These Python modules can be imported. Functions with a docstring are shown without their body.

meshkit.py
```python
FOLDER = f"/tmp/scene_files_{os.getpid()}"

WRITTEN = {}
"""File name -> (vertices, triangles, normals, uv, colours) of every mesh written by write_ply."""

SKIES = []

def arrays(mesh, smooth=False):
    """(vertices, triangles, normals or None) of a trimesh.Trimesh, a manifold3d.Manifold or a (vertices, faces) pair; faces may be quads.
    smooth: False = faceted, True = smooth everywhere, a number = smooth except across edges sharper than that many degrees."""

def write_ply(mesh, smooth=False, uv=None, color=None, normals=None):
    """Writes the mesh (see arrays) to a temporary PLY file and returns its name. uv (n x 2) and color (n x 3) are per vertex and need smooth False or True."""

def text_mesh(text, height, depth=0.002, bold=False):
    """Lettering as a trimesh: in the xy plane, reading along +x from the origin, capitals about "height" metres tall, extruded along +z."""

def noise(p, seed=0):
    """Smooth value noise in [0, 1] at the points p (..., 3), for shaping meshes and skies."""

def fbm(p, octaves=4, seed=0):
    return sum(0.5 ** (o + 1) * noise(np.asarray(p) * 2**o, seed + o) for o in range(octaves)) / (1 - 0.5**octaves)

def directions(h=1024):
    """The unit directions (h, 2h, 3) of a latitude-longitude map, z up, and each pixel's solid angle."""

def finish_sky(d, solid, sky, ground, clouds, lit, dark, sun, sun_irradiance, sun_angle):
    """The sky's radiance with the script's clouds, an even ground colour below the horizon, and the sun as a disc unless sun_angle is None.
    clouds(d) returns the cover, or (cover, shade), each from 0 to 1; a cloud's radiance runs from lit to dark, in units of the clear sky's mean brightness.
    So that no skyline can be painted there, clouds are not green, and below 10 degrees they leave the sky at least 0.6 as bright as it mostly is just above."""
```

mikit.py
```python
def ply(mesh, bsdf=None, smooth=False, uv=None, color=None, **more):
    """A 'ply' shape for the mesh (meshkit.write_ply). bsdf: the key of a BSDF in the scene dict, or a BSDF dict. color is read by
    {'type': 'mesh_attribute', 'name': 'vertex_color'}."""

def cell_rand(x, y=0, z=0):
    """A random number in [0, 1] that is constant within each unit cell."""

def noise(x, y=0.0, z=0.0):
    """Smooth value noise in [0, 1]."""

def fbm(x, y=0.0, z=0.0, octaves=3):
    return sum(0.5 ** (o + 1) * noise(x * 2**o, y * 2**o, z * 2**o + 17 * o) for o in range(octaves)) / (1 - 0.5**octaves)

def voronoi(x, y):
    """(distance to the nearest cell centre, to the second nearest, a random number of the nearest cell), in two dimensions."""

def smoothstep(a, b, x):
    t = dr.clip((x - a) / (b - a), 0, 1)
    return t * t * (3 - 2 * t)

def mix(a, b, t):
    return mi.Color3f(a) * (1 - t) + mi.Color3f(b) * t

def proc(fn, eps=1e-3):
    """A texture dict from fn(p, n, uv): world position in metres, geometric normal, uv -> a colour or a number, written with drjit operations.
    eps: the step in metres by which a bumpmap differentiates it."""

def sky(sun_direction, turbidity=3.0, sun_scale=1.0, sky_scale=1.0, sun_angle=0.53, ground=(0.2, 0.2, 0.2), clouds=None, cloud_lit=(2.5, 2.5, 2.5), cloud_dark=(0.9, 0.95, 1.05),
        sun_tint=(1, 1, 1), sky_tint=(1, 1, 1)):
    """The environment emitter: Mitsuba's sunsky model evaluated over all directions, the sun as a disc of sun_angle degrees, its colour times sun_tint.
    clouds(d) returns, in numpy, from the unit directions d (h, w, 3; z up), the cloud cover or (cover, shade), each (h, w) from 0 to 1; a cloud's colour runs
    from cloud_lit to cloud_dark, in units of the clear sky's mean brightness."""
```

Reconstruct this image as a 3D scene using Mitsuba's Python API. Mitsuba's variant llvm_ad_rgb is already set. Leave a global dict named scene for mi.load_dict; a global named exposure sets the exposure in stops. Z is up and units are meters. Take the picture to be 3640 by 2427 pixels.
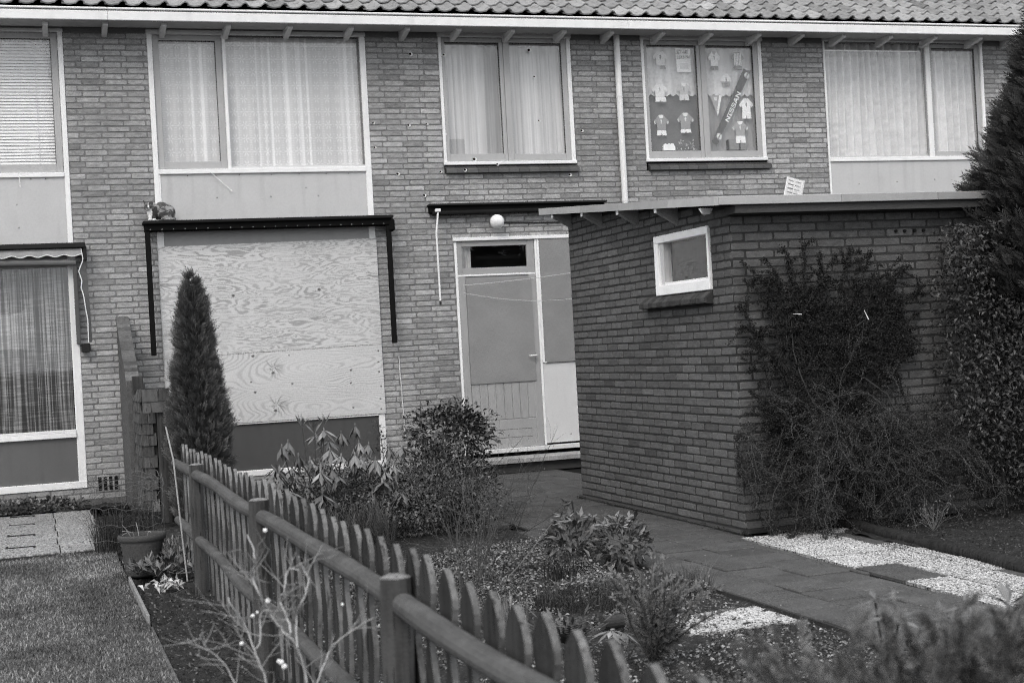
import math, random
import numpy as np
import drjit as dr
import mitsuba as mi
import mikit, meshkit
from mikit import noise, fbm, voronoi, cell_rand, smoothstep

# ------------------------------------------------------------------ camera, sky, exposure
T = mi.ScalarTransform4f
scene, labels = {'type': 'scene'}, {}
exposure = 2.52
YAW, PITCH, ROLL = 0.3169, 0.00329, -0.05434
CAM = np.array([0.0, -16.0, 1.42])
fw = np.array([math.sin(YAW) * math.cos(PITCH), math.cos(YAW) * math.cos(PITCH), math.sin(PITCH)])
rt = np.cross(fw, [0, 0, 1]); rt /= np.linalg.norm(rt)
upv = np.cross(rt, fw)
upv = -rt * math.sin(ROLL) + upv * math.cos(ROLL)
scene['camera'] = {'type': 'thinlens', 'fov': math.degrees(2 * math.atan(1820 / 5226.0)), 'fov_axis': 'x', 'near_clip': 0.05, 'far_clip': 500.0,
                   'aperture_radius': 0.0055, 'focus_distance': 12.5,
                   'to_world': T().look_at(origin=CAM.tolist(), target=(CAM + fw).tolist(), up=upv.tolist())}
scene['sky_light'] = mikit.sky((-0.45, -0.62, 0.70), turbidity=4, sun_scale=0.22, sun_angle=24, clouds=lambda d: 1.0, ground=(0.12, 0.12, 0.12),
                               sun_tint=(0.86, 1.0, 1.30), cloud_lit=(2.46, 2.5, 2.56))
random.seed(7)
RNG = np.random.default_rng(11)

# ------------------------------------------------------------------ materials (all grey: the photograph is black and white)
def grain(p, k=150.0):
    return noise(p.x * k, p.y * k, p.z * k)

def m_matte(p, n, uv):
    t = uv.x * (0.74 + 0.36 * grain(p, 130) + 0.22 * fbm(p.x * 7, p.y * 7, p.z * 5))
    return mi.Color3f(dr.maximum(t, 0.004))
def m_brick(p, n, uv):
    a = fbm(p.x * 26, p.y * 26, p.z * 34 + uv.y * 31)
    s = fbm(p.x * 1.3, p.y * 1.3, p.z * 1.1 + 4)
    t = uv.x * (0.40 + 0.65 * a + 0.50 * grain(p, 150)) * (0.72 + 0.56 * s)
    return mi.Color3f(dr.clip(t, 0.01, 0.8))
def m_paint(p, n, uv):
    t = uv.x * (0.87 + 0.15 * grain(p, 130) + 0.10 * fbm(p.x * 5, p.y * 5, p.z * 2.5) - 0.07 * smoothstep(0.5, 0.8, fbm(p.x * 16, p.y * 16, p.z * 1.2 + 5))) * (1 - 0.03 * smoothstep(0.62, 0.8, noise(p.x * 30, p.y * 30, p.z * 4)))
    return mi.Color3f(dr.clip(t, 0.01, 0.9))
def m_leaf(p, n, uv):
    return mi.Color3f(uv.x * (0.75 + 0.5 * uv.y))
def m_timber(p, n, uv):
    st = noise(p.x * 85, p.y * 85, p.z * 4)
    t = uv.x * (0.30 + 0.75 * st + 0.40 * grain(p, 170) + 0.60 * fbm(p.x * 7, p.y * 7, p.z * 5)) * (1 - 0.55 * smoothstep(0.76, 0.86, noise(p.x * 120, p.y * 120, p.z * 6 + 3)))
    return mi.Color3f(dr.maximum(t, 0.004))
def m_rail(p, n, uv):
    t = uv.x * (0.35 + 0.40 * noise(p.x * 50, p.y * 6, p.z * 50) + 0.45 * grain(p, 190) + 0.75 * fbm(p.x * 9, p.y * 7, p.z * 9) * fbm(p.x * 40, p.y * 40, p.z * 40))
    return mi.Color3f(dr.maximum(t, 0.004))
KN = [(2.112, 2.127, .02), (3.047, 2.156, .022), (2.288, 1.466, .02), (2.494, 1.273, .02), (2.50, 0.863, .022), (2.253, 1.187, .013), (2.291, 1.075, .017), (2.698, 1.144, .014),
      (3.353, 1.254, .016), (3.345, 1.114, .014), (3.359, 0.841, .014), (3.674, 1.45, .012), (3.667, 1.33, .012), (3.67, 1.219, .013), (3.684, 1.057, .012), (3.668, 0.919, .012), (3.673, .807, .012), (2.679, 1.456, .01)]
def m_ply(p, n, uv):
    x, z = p.x, p.z
    up = z > (1.487 + (x - 1.37) * 0.0155)
    wx = x + 0.10 * (fbm(x * 2.2, z * 5, 3) - 0.5)
    f1 = fbm(wx * 1.5 + 3, z * 8.0 + 0.5 * noise(x * 2.1, z * 2), 1, octaves=4)
    g1 = 0.5 + 0.5 * dr.sin(f1 * 84 + 5 * noise(x * 3, z * 14, 21))
    e = dr.sqrt(dr.square((x - 2.95) * 0.42) + dr.square((z - 0.86) * 1.9)) * 0.9
    e2 = dr.sqrt(dr.square((x - 3.0) * 0.40) + dr.square((z - 1.30) * 2.1)) * 0.9
    f2 = dr.minimum(e, e2) * .8 + 0.42 * fbm(wx * 1.1, z * 3.6, 7)
    g2 = 0.5 + 0.5 * dr.sin(f2 * 190)
    g = dr.select(up, smoothstep(0.35, 0.95, g1) * 0.31, smoothstep(0.5, 1.0, g2) * 0.19)
    g = g * (0.25 + 1.2 * fbm(x * 3, z * 7, 11))
    k = mi.Float(0)
    for (kx, kz, r) in KN:
        d = dr.sqrt(dr.square(x - kx) + dr.square((z - kz) * 1.15))
        k = dr.maximum(k, 1 - smoothstep(r * 0.55, r * 1.15, d))
    for (kx, kz) in ((2.499, 1.33), (2.52, 0.93)):
        dx, dz = x - kx, z - kz
        d = dr.sqrt(dr.square(dx) + dr.square(dz))
        rays = smoothstep(0.35, 0.8, noise(dr.atan2(dz, dx) * 7 + d * 20, d * 9, 5))
        k = dr.maximum(k, 0.75 * rays * (1 - smoothstep(0.02, 0.16, d)))
    t = 0.62 * (0.88 + 0.24 * grain(p, 140)) * (1 - g * 1.25) * (1 - 0.78 * k) * (0.92 + 0.16 * fbm(x * 1.5, z * 1.5, 9))
    return mi.Color3f(dr.clip(t, 0.02, 0.8))
def m_lace(p, n, uv):
    x, z = p.x, p.z
    fold = smoothstep(0.60, 0.92, noise(x * 27 + 0.4 * noise(z * 1.1, 2), 0.5 + z * 0.12)) * 0.72 + 0.35 * noise(x * 6, z * 0.25, 4)
    cx, cz = x / 0.115 - dr.floor(x / 0.115) - 0.5, z / 0.145 - dr.floor(z / 0.145) - 0.5
    r, a = dr.sqrt(cx * cx + cz * cz), dr.atan2(cz, cx)
    star = smoothstep(0.15, 0.6, dr.cos(a * 6)) * (1 - smoothstep(0.25, 0.42, r))
    lad = smoothstep(0.3, 0.7, dr.sin(z * 330) * 0.5 + 0.5) * smoothstep(0.30, 0.44, dr.abs(cx))
    band = smoothstep(4.80, 4.815, z) - smoothstep(4.845, 4.86, z)
    t = uv.x * (0.66 + 0.42 * fold + 0.24 * star + 0.15 * lad + 0.10 * grain(p, 170) - 0.13 * band * noise(x * 24, 3) + 0.06 * smoothstep(4.76, 4.9, z))
    return mi.Color3f(dr.clip(t, 0.02, 0.85))
def m_drape(p, n, uv):
    x, z = p.x, p.z
    s = noise(x * 75 + 1.2 * noise(z * 0.8, 7), z * 0.35, 2)
    w = noise(x * 13 + 0.4 * noise(z * 0.6, 3), z * 0.2, 8)
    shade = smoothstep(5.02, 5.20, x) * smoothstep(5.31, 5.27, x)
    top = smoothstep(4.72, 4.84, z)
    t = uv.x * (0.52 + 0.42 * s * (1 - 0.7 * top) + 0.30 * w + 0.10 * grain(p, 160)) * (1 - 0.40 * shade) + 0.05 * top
    patch = (smoothstep(4.655, 4.665, x) - smoothstep(4.835, 4.845, x)) * (1 - smoothstep(3.81, 3.82, z))
    t *= 1 - 0.33 * patch
    return mi.Color3f(dr.clip(t, 0.02, 0.85))
def m_pleat(p, n, uv):
    x, z = p.x, p.z
    t = uv.x * (0.66 + 0.26 * fbm(x * 22, z * 22, 4) + 0.22 * grain(p, 150) + 0.16 * smoothstep(0.5, 0.9, noise(x * 11, z * 0.3, 2)))
    band = smoothstep(4.80, 4.81, z)
    return mi.Color3f(dr.clip(t * (1 - 0.12 * band), 0.02, 0.85))
def m_weave(p, n, uv):
    x, z = p.x, p.z
    v = noise(x * 110 + 0.6 * noise(z * 1.3, 4), z * 1.6, 1)
    v2 = noise(x * 34, z * 0.6, 9)
    h = noise(x * 9, z * 120, 5)
    t = smoothstep(0.30, 0.85, v * 0.62 + v2 * 0.38) * (0.45 + 0.65 * h) + 0.10 * smoothstep(0.55, 0.8, h)
    win = (1 - smoothstep(-0.02, 0.02, x)) * (smoothstep(1.66, 1.68, z) - smoothstep(2.0, 2.03, z - 0.10 * noise(x * 12, 1)))
    return mi.Color3f(dr.clip(uv.x * (0.12 + 0.95 * t) + 0.10 * win, 0.015, 0.8))
def m_netlace(p, n, uv):
    x, z = p.x, p.z
    f = fbm(x * 42, z * 42, 3)
    fold = noise(x * 16, z * 0.4, 2)
    t = uv.x * (0.62 + 0.34 * f * (1 - smoothstep(4.62, 4.74, z)) + 0.34 * fold + 0.12 * grain(p, 160))
    return mi.Color3f(dr.clip(t, 0.02, 0.85))
def m_gravel(p, n, uv):
    d1, d2, r = voronoi(p.x * 75, p.y * 75)
    d3, d4, r2 = voronoi(p.x * 40 + 7, p.y * 40)
    t = uv.x * (0.50 + 0.75 * r) * (1 - 0.50 * smoothstep(0.45, 0.75, d1)) * (1 - 0.75 * smoothstep(0.60, 0.70, r2) * smoothstep(0.5, 0.2, d3))
    return mi.Color3f(dr.clip(t * (0.85 + 0.3 * fbm(p.x * 3, p.y * 3, 1)), 0.02, 0.85))
def m_paver(p, n, uv):
    t = uv.x * (0.45 + 0.75 * grain(p, 170) + 0.45 * fbm(p.x * 7, p.y * 7, 3) + 0.25 * smoothstep(0.72, 0.9, noise(p.x * 60, p.y * 60, 3)))
    return mi.Color3f(dr.clip(t, 0.01, 0.7))
def m_soil(p, n, uv):
    t = uv.x * (0.2 + 0.9 * fbm(p.x * 34, p.y * 34, p.z * 34) + 0.7 * grain(p, 160)) + 0.20 * uv.y * smoothstep(0.80, 0.9, noise(p.x * 70, p.y * 70, 2))
    return mi.Color3f(dr.clip(t, 0.01, 0.6))
def m_tile(p, n, uv):
    t = uv.x * (0.70 + 0.25 * grain(p, 160) + 0.42 * fbm(p.x * 8, p.y * 8, p.z * 8) - 0.25 * smoothstep(0.66, 0.8, noise(p.x * 26, p.y * 26, p.z * 26)))
    return mi.Color3f(dr.clip(t, 0.01, 0.7))
def m_fur(p, n, uv):
    t = uv.x * (0.55 + 0.55 * noise(p.x * 130, p.y * 130, p.z * 60) + 0.4 * grain(p, 320))
    return mi.Color3f(dr.clip(t, 0.01, 0.85))

def bs(name, fn, rough=None, spec=0.5):
    b = {'type': 'diffuse', 'reflectance': mikit.proc(fn)} if rough is None else \
        {'type': 'principled', 'base_color': mikit.proc(fn), 'roughness': rough, 'specular': spec}
    scene[name] = {'type': 'twosided', 'bsdf': b}
for nm, fn, ro, sp in (('matte', m_matte, None, 0), ('brickwork', m_brick, None, 0), ('paint', m_paint, 0.45, 0.4), ('leaf', m_leaf, 0.42, 0.45), ('dull_leaf', m_leaf, None, 0),
                       ('timber', m_timber, None, 0), ('railwood', m_rail, None, 0), ('plywood', m_ply, None, 0), ('lace', m_lace, None, 0), ('drape', m_drape, None, 0),
                       ('pleat', m_pleat, None, 0), ('weave', m_weave, None, 0), ('netlace', m_netlace, None, 0), ('gravel', m_gravel, None, 0), ('paver', m_paver, None, 0),
                       ('soil', m_soil, None, 0), ('rooftile', m_tile, None, 0), ('fur', m_fur, None, 0), ('gloss', m_matte, 0.3, 0.5)):
    bs(nm, fn, ro, sp)
scene['pane_glass'] = {'type': 'thindielectric', 'int_ior': 1.5}

# ------------------------------------------------------------------ mesh helpers
class B:
    """Collects pieces of one mesh, with a tone per vertex."""
    def __init__(s): s.v, s.f, s.t, s.r, s.n = [], [], [], [], 0
    def add(s, v, f, tone, rnd=None):
        v = np.asarray(v, float).reshape(-1, 3); f = np.asarray(f, int)
        if f.shape[1] == 4: f = np.vstack([f[:, [0, 1, 2]], f[:, [0, 2, 3]]])
        s.v.append(v); s.f.append(f + s.n); s.n += len(v)
        s.t.append(np.broadcast_to(np.asarray(tone, float), (len(v),)))
        s.r.append(np.full(len(v), random.random()) if rnd is None else np.broadcast_to(np.asarray(rnd, float), (len(v),)))
        return s
    def box(s, x0, x1, y0, y1, z0, z1, tone, c=0.0):
        v, f = boxm(x0, x1, y0, y1, z0, z1, c); return s.add(v, f, tone)
    def tube(s, pts, r, tone, sides=6, cap=True):
        v, f = tubem(pts, r, sides, cap); return s.add(v, f, tone)
    def quad(s, a, b, c, d, tone): return s.add([a, b, c, d], [[0, 1, 2, 3]], tone)
    def mesh(s): return np.vstack(s.v), np.vstack(s.f), np.concatenate(s.t), np.concatenate(s.r)

BOXF = np.array([[0, 3, 2, 1], [4, 5, 6, 7], [0, 1, 5, 4], [1, 2, 6, 5], [2, 3, 7, 6], [3, 0, 4, 7]])
def boxm(x0, x1, y0, y1, z0, z1, c=0.0):
    if c <= 0:
        return np.array([[x0, y0, z0], [x1, y0, z0], [x1, y1, z0], [x0, y1, z0], [x0, y0, z1], [x1, y0, z1], [x1, y1, z1], [x0, y1, z1]], float), BOXF
    lo, hi = np.array([x0, y0, z0], float), np.array([x1, y1, z1], float)
    c = min(c, 0.49 * (hi - lo).min()); v = []; idx = {}
    for corner in np.ndindex(2, 2, 2):
        for ax in range(3):
            p = np.where(np.array(corner) == 1, hi - c, lo + c); p[ax] = (hi if corner[ax] else lo)[ax]
            idx[corner, ax] = len(v); v.append(p)
    f = []
    for ax in range(3):
        a, b = (ax + 1) % 3, (ax + 2) % 3
        for sd in (0, 1):
            q = []
            for (i, j) in ((0, 0), (1, 0), (1, 1), (0, 1)):
                k = [0, 0, 0]; k[ax] = sd; k[a] = i; k[b] = j; q.append(idx[tuple(k), ax])
            f.append(q if sd else q[::-1])
    tri = []
    for ax in range(3):
        a, b = (ax + 1) % 3, (ax + 2) % 3
        for i in (0, 1):
            for j in (0, 1):
                k0, k1 = [0, 0, 0], [0, 0, 0]; k0[a] = k1[a] = i; k0[b] = k1[b] = j; k1[ax] = 1
                f.append([idx[tuple(k0), a], idx[tuple(k1), a], idx[tuple(k1), b], idx[tuple(k0), b]])
    f = np.array(f); tri = [f[:, [0, 1, 2]], f[:, [0, 2, 3]], np.array([[idx[c_, 0], idx[c_, 1], idx[c_, 2]] for c_ in np.ndindex(2, 2, 2)])]
    v = np.array(v); f = np.vstack(tri)
    ctr = (lo + hi) / 2; nrm = np.cross(v[f[:, 1]] - v[f[:, 0]], v[f[:, 2]] - v[f[:, 0]])
    flip = (nrm * (v[f].mean(1) - ctr)).sum(1) < 0
    f[flip] = f[flip][:, ::-1]
    return v, f
def tubem(pts, r, sides=6, cap=True):
    p = np.asarray(pts, float); t = np.gradient(p, axis=0); t /= np.linalg.norm(t, axis=1, keepdims=True) + 1e-12
    ref = np.array([0, 0, 1.0]) if abs(t[:, 2].mean()) < 0.85 else np.array([1.0, 0, 0])
    a = np.cross(t, ref); a /= np.linalg.norm(a, axis=1, keepdims=True) + 1e-12
    b = np.cross(t, a); g = np.arange(sides) * 2 * np.pi / sides
    rr = np.broadcast_to(np.asarray(r, float), (len(p),))
    v = (p[:, None] + rr[:, None, None] * (np.cos(g)[None, :, None] * a[:, None] + np.sin(g)[None, :, None] * b[:, None])).reshape(-1, 3)
    i, j = np.meshgrid(np.arange(len(p) - 1), np.arange(sides), indexing='ij')
    q = np.stack([i * sides + j, i * sides + (j + 1) % sides, (i + 1) * sides + (j + 1) % sides, (i + 1) * sides + j], -1).reshape(-1, 4)
    f = np.vstack([q[:, [0, 2, 1]], q[:, [0, 3, 2]]])
    if cap:
        n0 = len(v); v = np.vstack([v, p[0], p[-1], v[:sides], v[-sides:n0] if False else v[n0 - sides:n0]])
        k = np.arange(sides); e = (k + 1) % sides
        f = np.vstack([f, np.stack([np.full(sides, n0), n0 + 2 + k, n0 + 2 + e], -1), np.stack([np.full(sides, n0 + 1), n0 + 2 + sides + e, n0 + 2 + sides + k], -1)])
    return v, f
def lathe(prof, sides=24, ctr=(0, 0, 0)):
    pr = np.asarray(prof, float); g = np.arange(sides) * 2 * np.pi / sides
    v = np.stack([pr[:, None, 0] * np.cos(g), pr[:, None, 0] * np.sin(g), np.repeat(pr[:, None, 1], sides, 1)], -1).reshape(-1, 3) + np.array(ctr)
    i, j = np.meshgrid(np.arange(len(pr) - 1), np.arange(sides), indexing='ij')
    q = np.stack([i * sides + j, i * sides + (j + 1) % sides, (i + 1) * sides + (j + 1) % sides, (i + 1) * sides + j], -1).reshape(-1, 4)
    return v, np.vstack([q[:, [0, 1, 2]], q[:, [0, 2, 3]]])
def poly_prism(pts, y0, y1):
    """Outline in (x, z), extruded from y0 to y1 (y0 nearer the viewer)."""
    from shapely.geometry import Polygon
    import trimesh
    m = trimesh.creation.extrude_polygon(Polygon(pts).buffer(0), y1 - y0, engine='earcut')
    v = np.array(m.vertices)
    return np.stack([v[:, 0], y1 - v[:, 2], v[:, 1]], -1), np.array(m.faces)
def leaves(P, D, N, L, W, fold=0.22, droop=0.12):
    n = len(P); D = D / (np.linalg.norm(D, axis=1, keepdims=True) + 1e-9)
    S = np.cross(D, N); S /= np.linalg.norm(S, axis=1, keepdims=True) + 1e-9; N = np.cross(S, D)
    L = np.broadcast_to(L, (n,))[:, None]; W = np.broadcast_to(W, (n,))[:, None]
    mid = P + 0.5 * L * D
    v = np.stack([P, mid + W * 0.5 * S + fold * W * N, P + L * D - droop * L * N, mid - W * 0.5 * S + fold * W * N, mid], 1).reshape(-1, 3)
    f = (np.arange(n)[:, None, None] * 5 + np.array([[0, 1, 4], [1, 2, 4], [2, 3, 4], [3, 0, 4]])[None]).reshape(-1, 3)
    return v, f
def unit(n):
    d = RNG.normal(size=(n, 3)); return d / np.linalg.norm(d, axis=1, keepdims=True)
def rep(a, k): return np.repeat(a, k)

CNT = {}
def key_of(name, parent=None):
    base = (parent + '__' if parent else '') + name
    k = CNT.get(base, 0); CNT[base] = k + 1
    return base if k == 0 else '%s_%03d' % (base, k)
def put(name, b, bsdf, parent=None, tone=None, smooth=False, label=None, cat=None, group=None, kind=None):
    if isinstance(b, B):
        if not b.v: return None
        v, f, t, r = b.mesh()
    else:
        v, f = b; t, r = np.full(len(v), tone), np.full(len(v), random.random())
    k = key_of(name, parent)
    scene[k] = mikit.ply((v, f), bsdf, smooth=smooth, uv=np.stack([t, r], -1)) if bsdf != 'pane_glass' else mikit.ply((v, f), bsdf, smooth=smooth)
    d = {kk: x for kk, x in (('label', label), ('category', cat), ('group', group), ('kind', kind)) if x}
    if d: labels[k] = d
    return k
def thing(name, label, cat, group=None):
    k = key_of(name); labels[k] = {'label': label, 'category': cat}
    if group: labels[k]['group'] = group
    return k
def part(k, label): labels.setdefault(k, {})['label'] = label
def bx(name, parent, x0, x1, y0, y1, z0, z1, tone, bsdf='paint', c=0.003, **kw):
    return put(name, boxm(x0, x1, y0, y1, z0, z1, c), bsdf, parent, tone, **kw)

# ------------------------------------------------------------------ the terraced houses
XL, XM = 0.93, 6.71           # party lines
HOUSE = [thing('terraced_house', 'brick terraced house at the left edge with white slatted blind upstairs', 'house'),
         thing('terraced_house', 'brick terraced house in the middle with its ground floor window boarded up with plywood', 'house'),
         thing('terraced_house', 'brick terraced house on the right with small football kits in an upstairs window', 'house')]
def house_at(x): return HOUSE[0 if x < XL else 1 if x < XM else 2]
SPAN = [(-1.7, XL), (XL, XM), (XM, 13.2)]
TOPZ = 5.02
OPEN = [(-1.7, 0.492, 0.19, 5.2), (1.345, 3.716, 0.17, 5.2), (4.556, 6.16, 3.41, 5.2), (4.615, 6.36, 0.02, 2.684), (7.045, 8.647, 3.41, 5.2), (9.488, 11.815, 0.2, 5.2)]
WALL = []
for i, (a, b) in enumerate(SPAN):
    xs = sorted({a, b} | {x for o in OPEN for x in o[:2] if a < x < b}); zs = sorted({0.0, 5.3} | {z for o in OPEN for z in o[2:] if z < 5.1})
    m = B()
    for z0, z1 in zip(zs[:-1], zs[1:]):
        for x0, x1 in zip(xs[:-1], xs[1:]):
            xm, zm = (x0 + x1) / 2, (z0 + z1) / 2
            if not any(o[0] < xm < o[1] and o[2] < zm < o[3] for o in OPEN):
                m.box(x0, x1, 0.006, 0.26, z0, z1, 0.185)
    m.box(a, b, 0.75, 0.8, 0, 5.3, 0.06); m.box(a, b, 0.26, 0.75, 2.72, 2.9, 0.06); m.box(a, b, 0.26, 0.75, -0.05, 0.0, 0.06)
    WALL.append(put('wall', m, 'matte', HOUSE[i]))

def brick(s0, s1, z0, z1, tr, cut=1.0):
    """One irregular brick in wall coordinates (s along the wall, d outward, z up), mapped by tr."""
    j = lambda k: random.uniform(-k, k)
    tilt = j(.0022)
    s0, s1, z0, z1 = s0 + j(.0022), s1 + j(.0022), z0 + j(.0026), z1 + j(.0026)
    d0 = j(.0022); c = [random.uniform(.002, .016) * cut for _ in range(4)]; h = [random.uniform(.002, .012) * cut for _ in range(4)]
    o = np.array([[s0 + c[0], z0 - tilt], [s1 - c[1], z0 + j(.001)], [s1, z0 + h[1]], [s1, z1 - h[2]], [s1 - c[2], z1], [s0 + c[3], z1 + j(.001)], [s0, z1 - h[3]], [s0, z0 + h[0]]])
    ctr = o.mean(0); inn = ctr + (o - ctr) * np.array([1 - .008 / (s1 - s0), 1 - .007 / (z1 - z0)])
    ring = [np.column_stack([inn[:, 0], np.full(8, d0), inn[:, 1]]), np.column_stack([o[:, 0], np.full(8, d0 - .004), o[:, 1]]), np.column_stack([o[:, 0], np.full(8, -.02), o[:, 1]])]
    v = tr(np.vstack(ring)); f = []
    for k in range(1, 7): f.append([0, k, k + 1])
    for rr in (0, 8):
        for k in range(8):
            e = (k + 1) % 8; f += [[rr + k, rr + 8 + k, rr + 8 + e], [rr + k, rr + 8 + e, rr + e]]
    return v, np.array(f)
def lay(sa, sb, za, zb, tr, holes, tone, holder, far, bond=0.25, course=0.0619, length=0.232, var=0.115, joint=.0065):
    """Lays brick courses; the 300 nearest are parts, the rest one part. holder(s) names the wall."""
    done = {}
    nrow = int((zb - za) / course)
    for r in range(nrow + 1):
        z0 = za + r * course + 0.006; z1 = z0 + course - 0.0125 - .0
        if z1 > zb + 0.002: break
        off = (r % 2) * bond * length + random.uniform(-.008, .008)
        s = sa - off
        while s < sb:
            a, b = max(s + joint, sa), min(s + length - joint, sb)
            s += length
            segs = [(a, b)]
            for (h0, h1, q0, q1) in holes:
                if q0 < (z0 + z1) / 2 < q1:
                    segs = [x for (p, q) in segs for x in ((p, min(q, h0)), (max(p, h1), q)) if x[1] - x[0] > 0.025 or (p, q) == x]
            for (p, q) in segs:
                if q - p < 0.025: continue
                t = tone * math.exp(random.gauss(0, var))
                if random.random() < .05: t *= .80
                done.setdefault(holder((p + q) / 2), []).append((far((p + q) / 2, z0), brick(p, q, z0, z1, tr), t))
    return done
def put_bricks(done):
    for w, L in done.items():
        L.sort(key=lambda x: x[0])
        for _, (v, f), t in L[:300]:
            put('brick', (v, f), 'brickwork', w, t)
        if len(L) > 300:
            m = B()
            for _, (v, f), t in L[300:]: m.add(v, f, t)
            k = put('rest_of_bricks', m, 'brickwork', w); labels[k] = {'kind': 'stuff'}
fac = lambda P: np.column_stack([P[:, 0], -P[:, 1], P[:, 2]])
d1 = lay(-0.5, 12.9, 0.062, 5.0, fac, OPEN, 0.335, lambda s: WALL[0 if s < XL else 1 if s < XM else 2], lambda s, z: (abs(s) * 0.6 if not (s > 6.3 and z < 2.5) else 99) + abs(z - 2))
# hidden ones behind the shed are not built
for w in d1: d1[w] = [x for x in d1[w] if x[0] < 90]
put_bricks(d1)

# eaves: gutter board, soffit, rafters, roof tiles
G0 = -0.45
for i, (a, b) in enumerate(SPAN):
    a2, b2 = a + (0.0015 if i else 0), b - (0.0015 if i < 2 else 0)
    H = HOUSE[i]
    m = B(); m.box(a2, b2, G0, G0 + .03, 4.985, 5.080, .80, .004)
    m.box(a2, b2, G0 - .012, G0 + .02, 5.092, 5.115, .82, .006); m.box(a2, b2, G0 + .006, G0 + .028, 5.078, 5.094, .18)
    m.box(a2, b2, G0 + .032, -.10, 4.988, 5.0, .30)
    put('gutter', m, 'paint', H)
    m = B(); m.box(a2, b2, G0 + .03, 0.0, 5.022, 5.034, .22); put('soffit', m, 'matte', H)
m_r = [0.319, .912, 1.506, 2.173, 2.83, 3.5, 4.13, 4.72, 5.35, 5.97, 6.556, 7.2, 7.82, 8.45, 9.03, 9.6, 10.26, 10.9, 11.56, 12.1, 12.7, -.3]
for x in sorted(m_r):
    v = np.array([[x - .026, -.33, 4.955], [x + .026, -.33, 4.955], [x + .026, -.33, 5.021], [x - .026, -.33, 5.021], [x - .026, -.002, 4.90], [x + .026, -.002, 4.90], [x + .026, -.002, 5.021], [x - .026, -.002, 5.021]])
    v = v[[0, 1, 5, 4, 3, 2, 6, 7]]
    put('rafter_end', (v, BOXF), 'paint', house_at(x), .62)
ROOF = []
PIT = math.radians(27); cp, sp_ = math.cos(PIT), math.sin(PIT)
RX0, RZ0 = -0.462, 5.120
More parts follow.
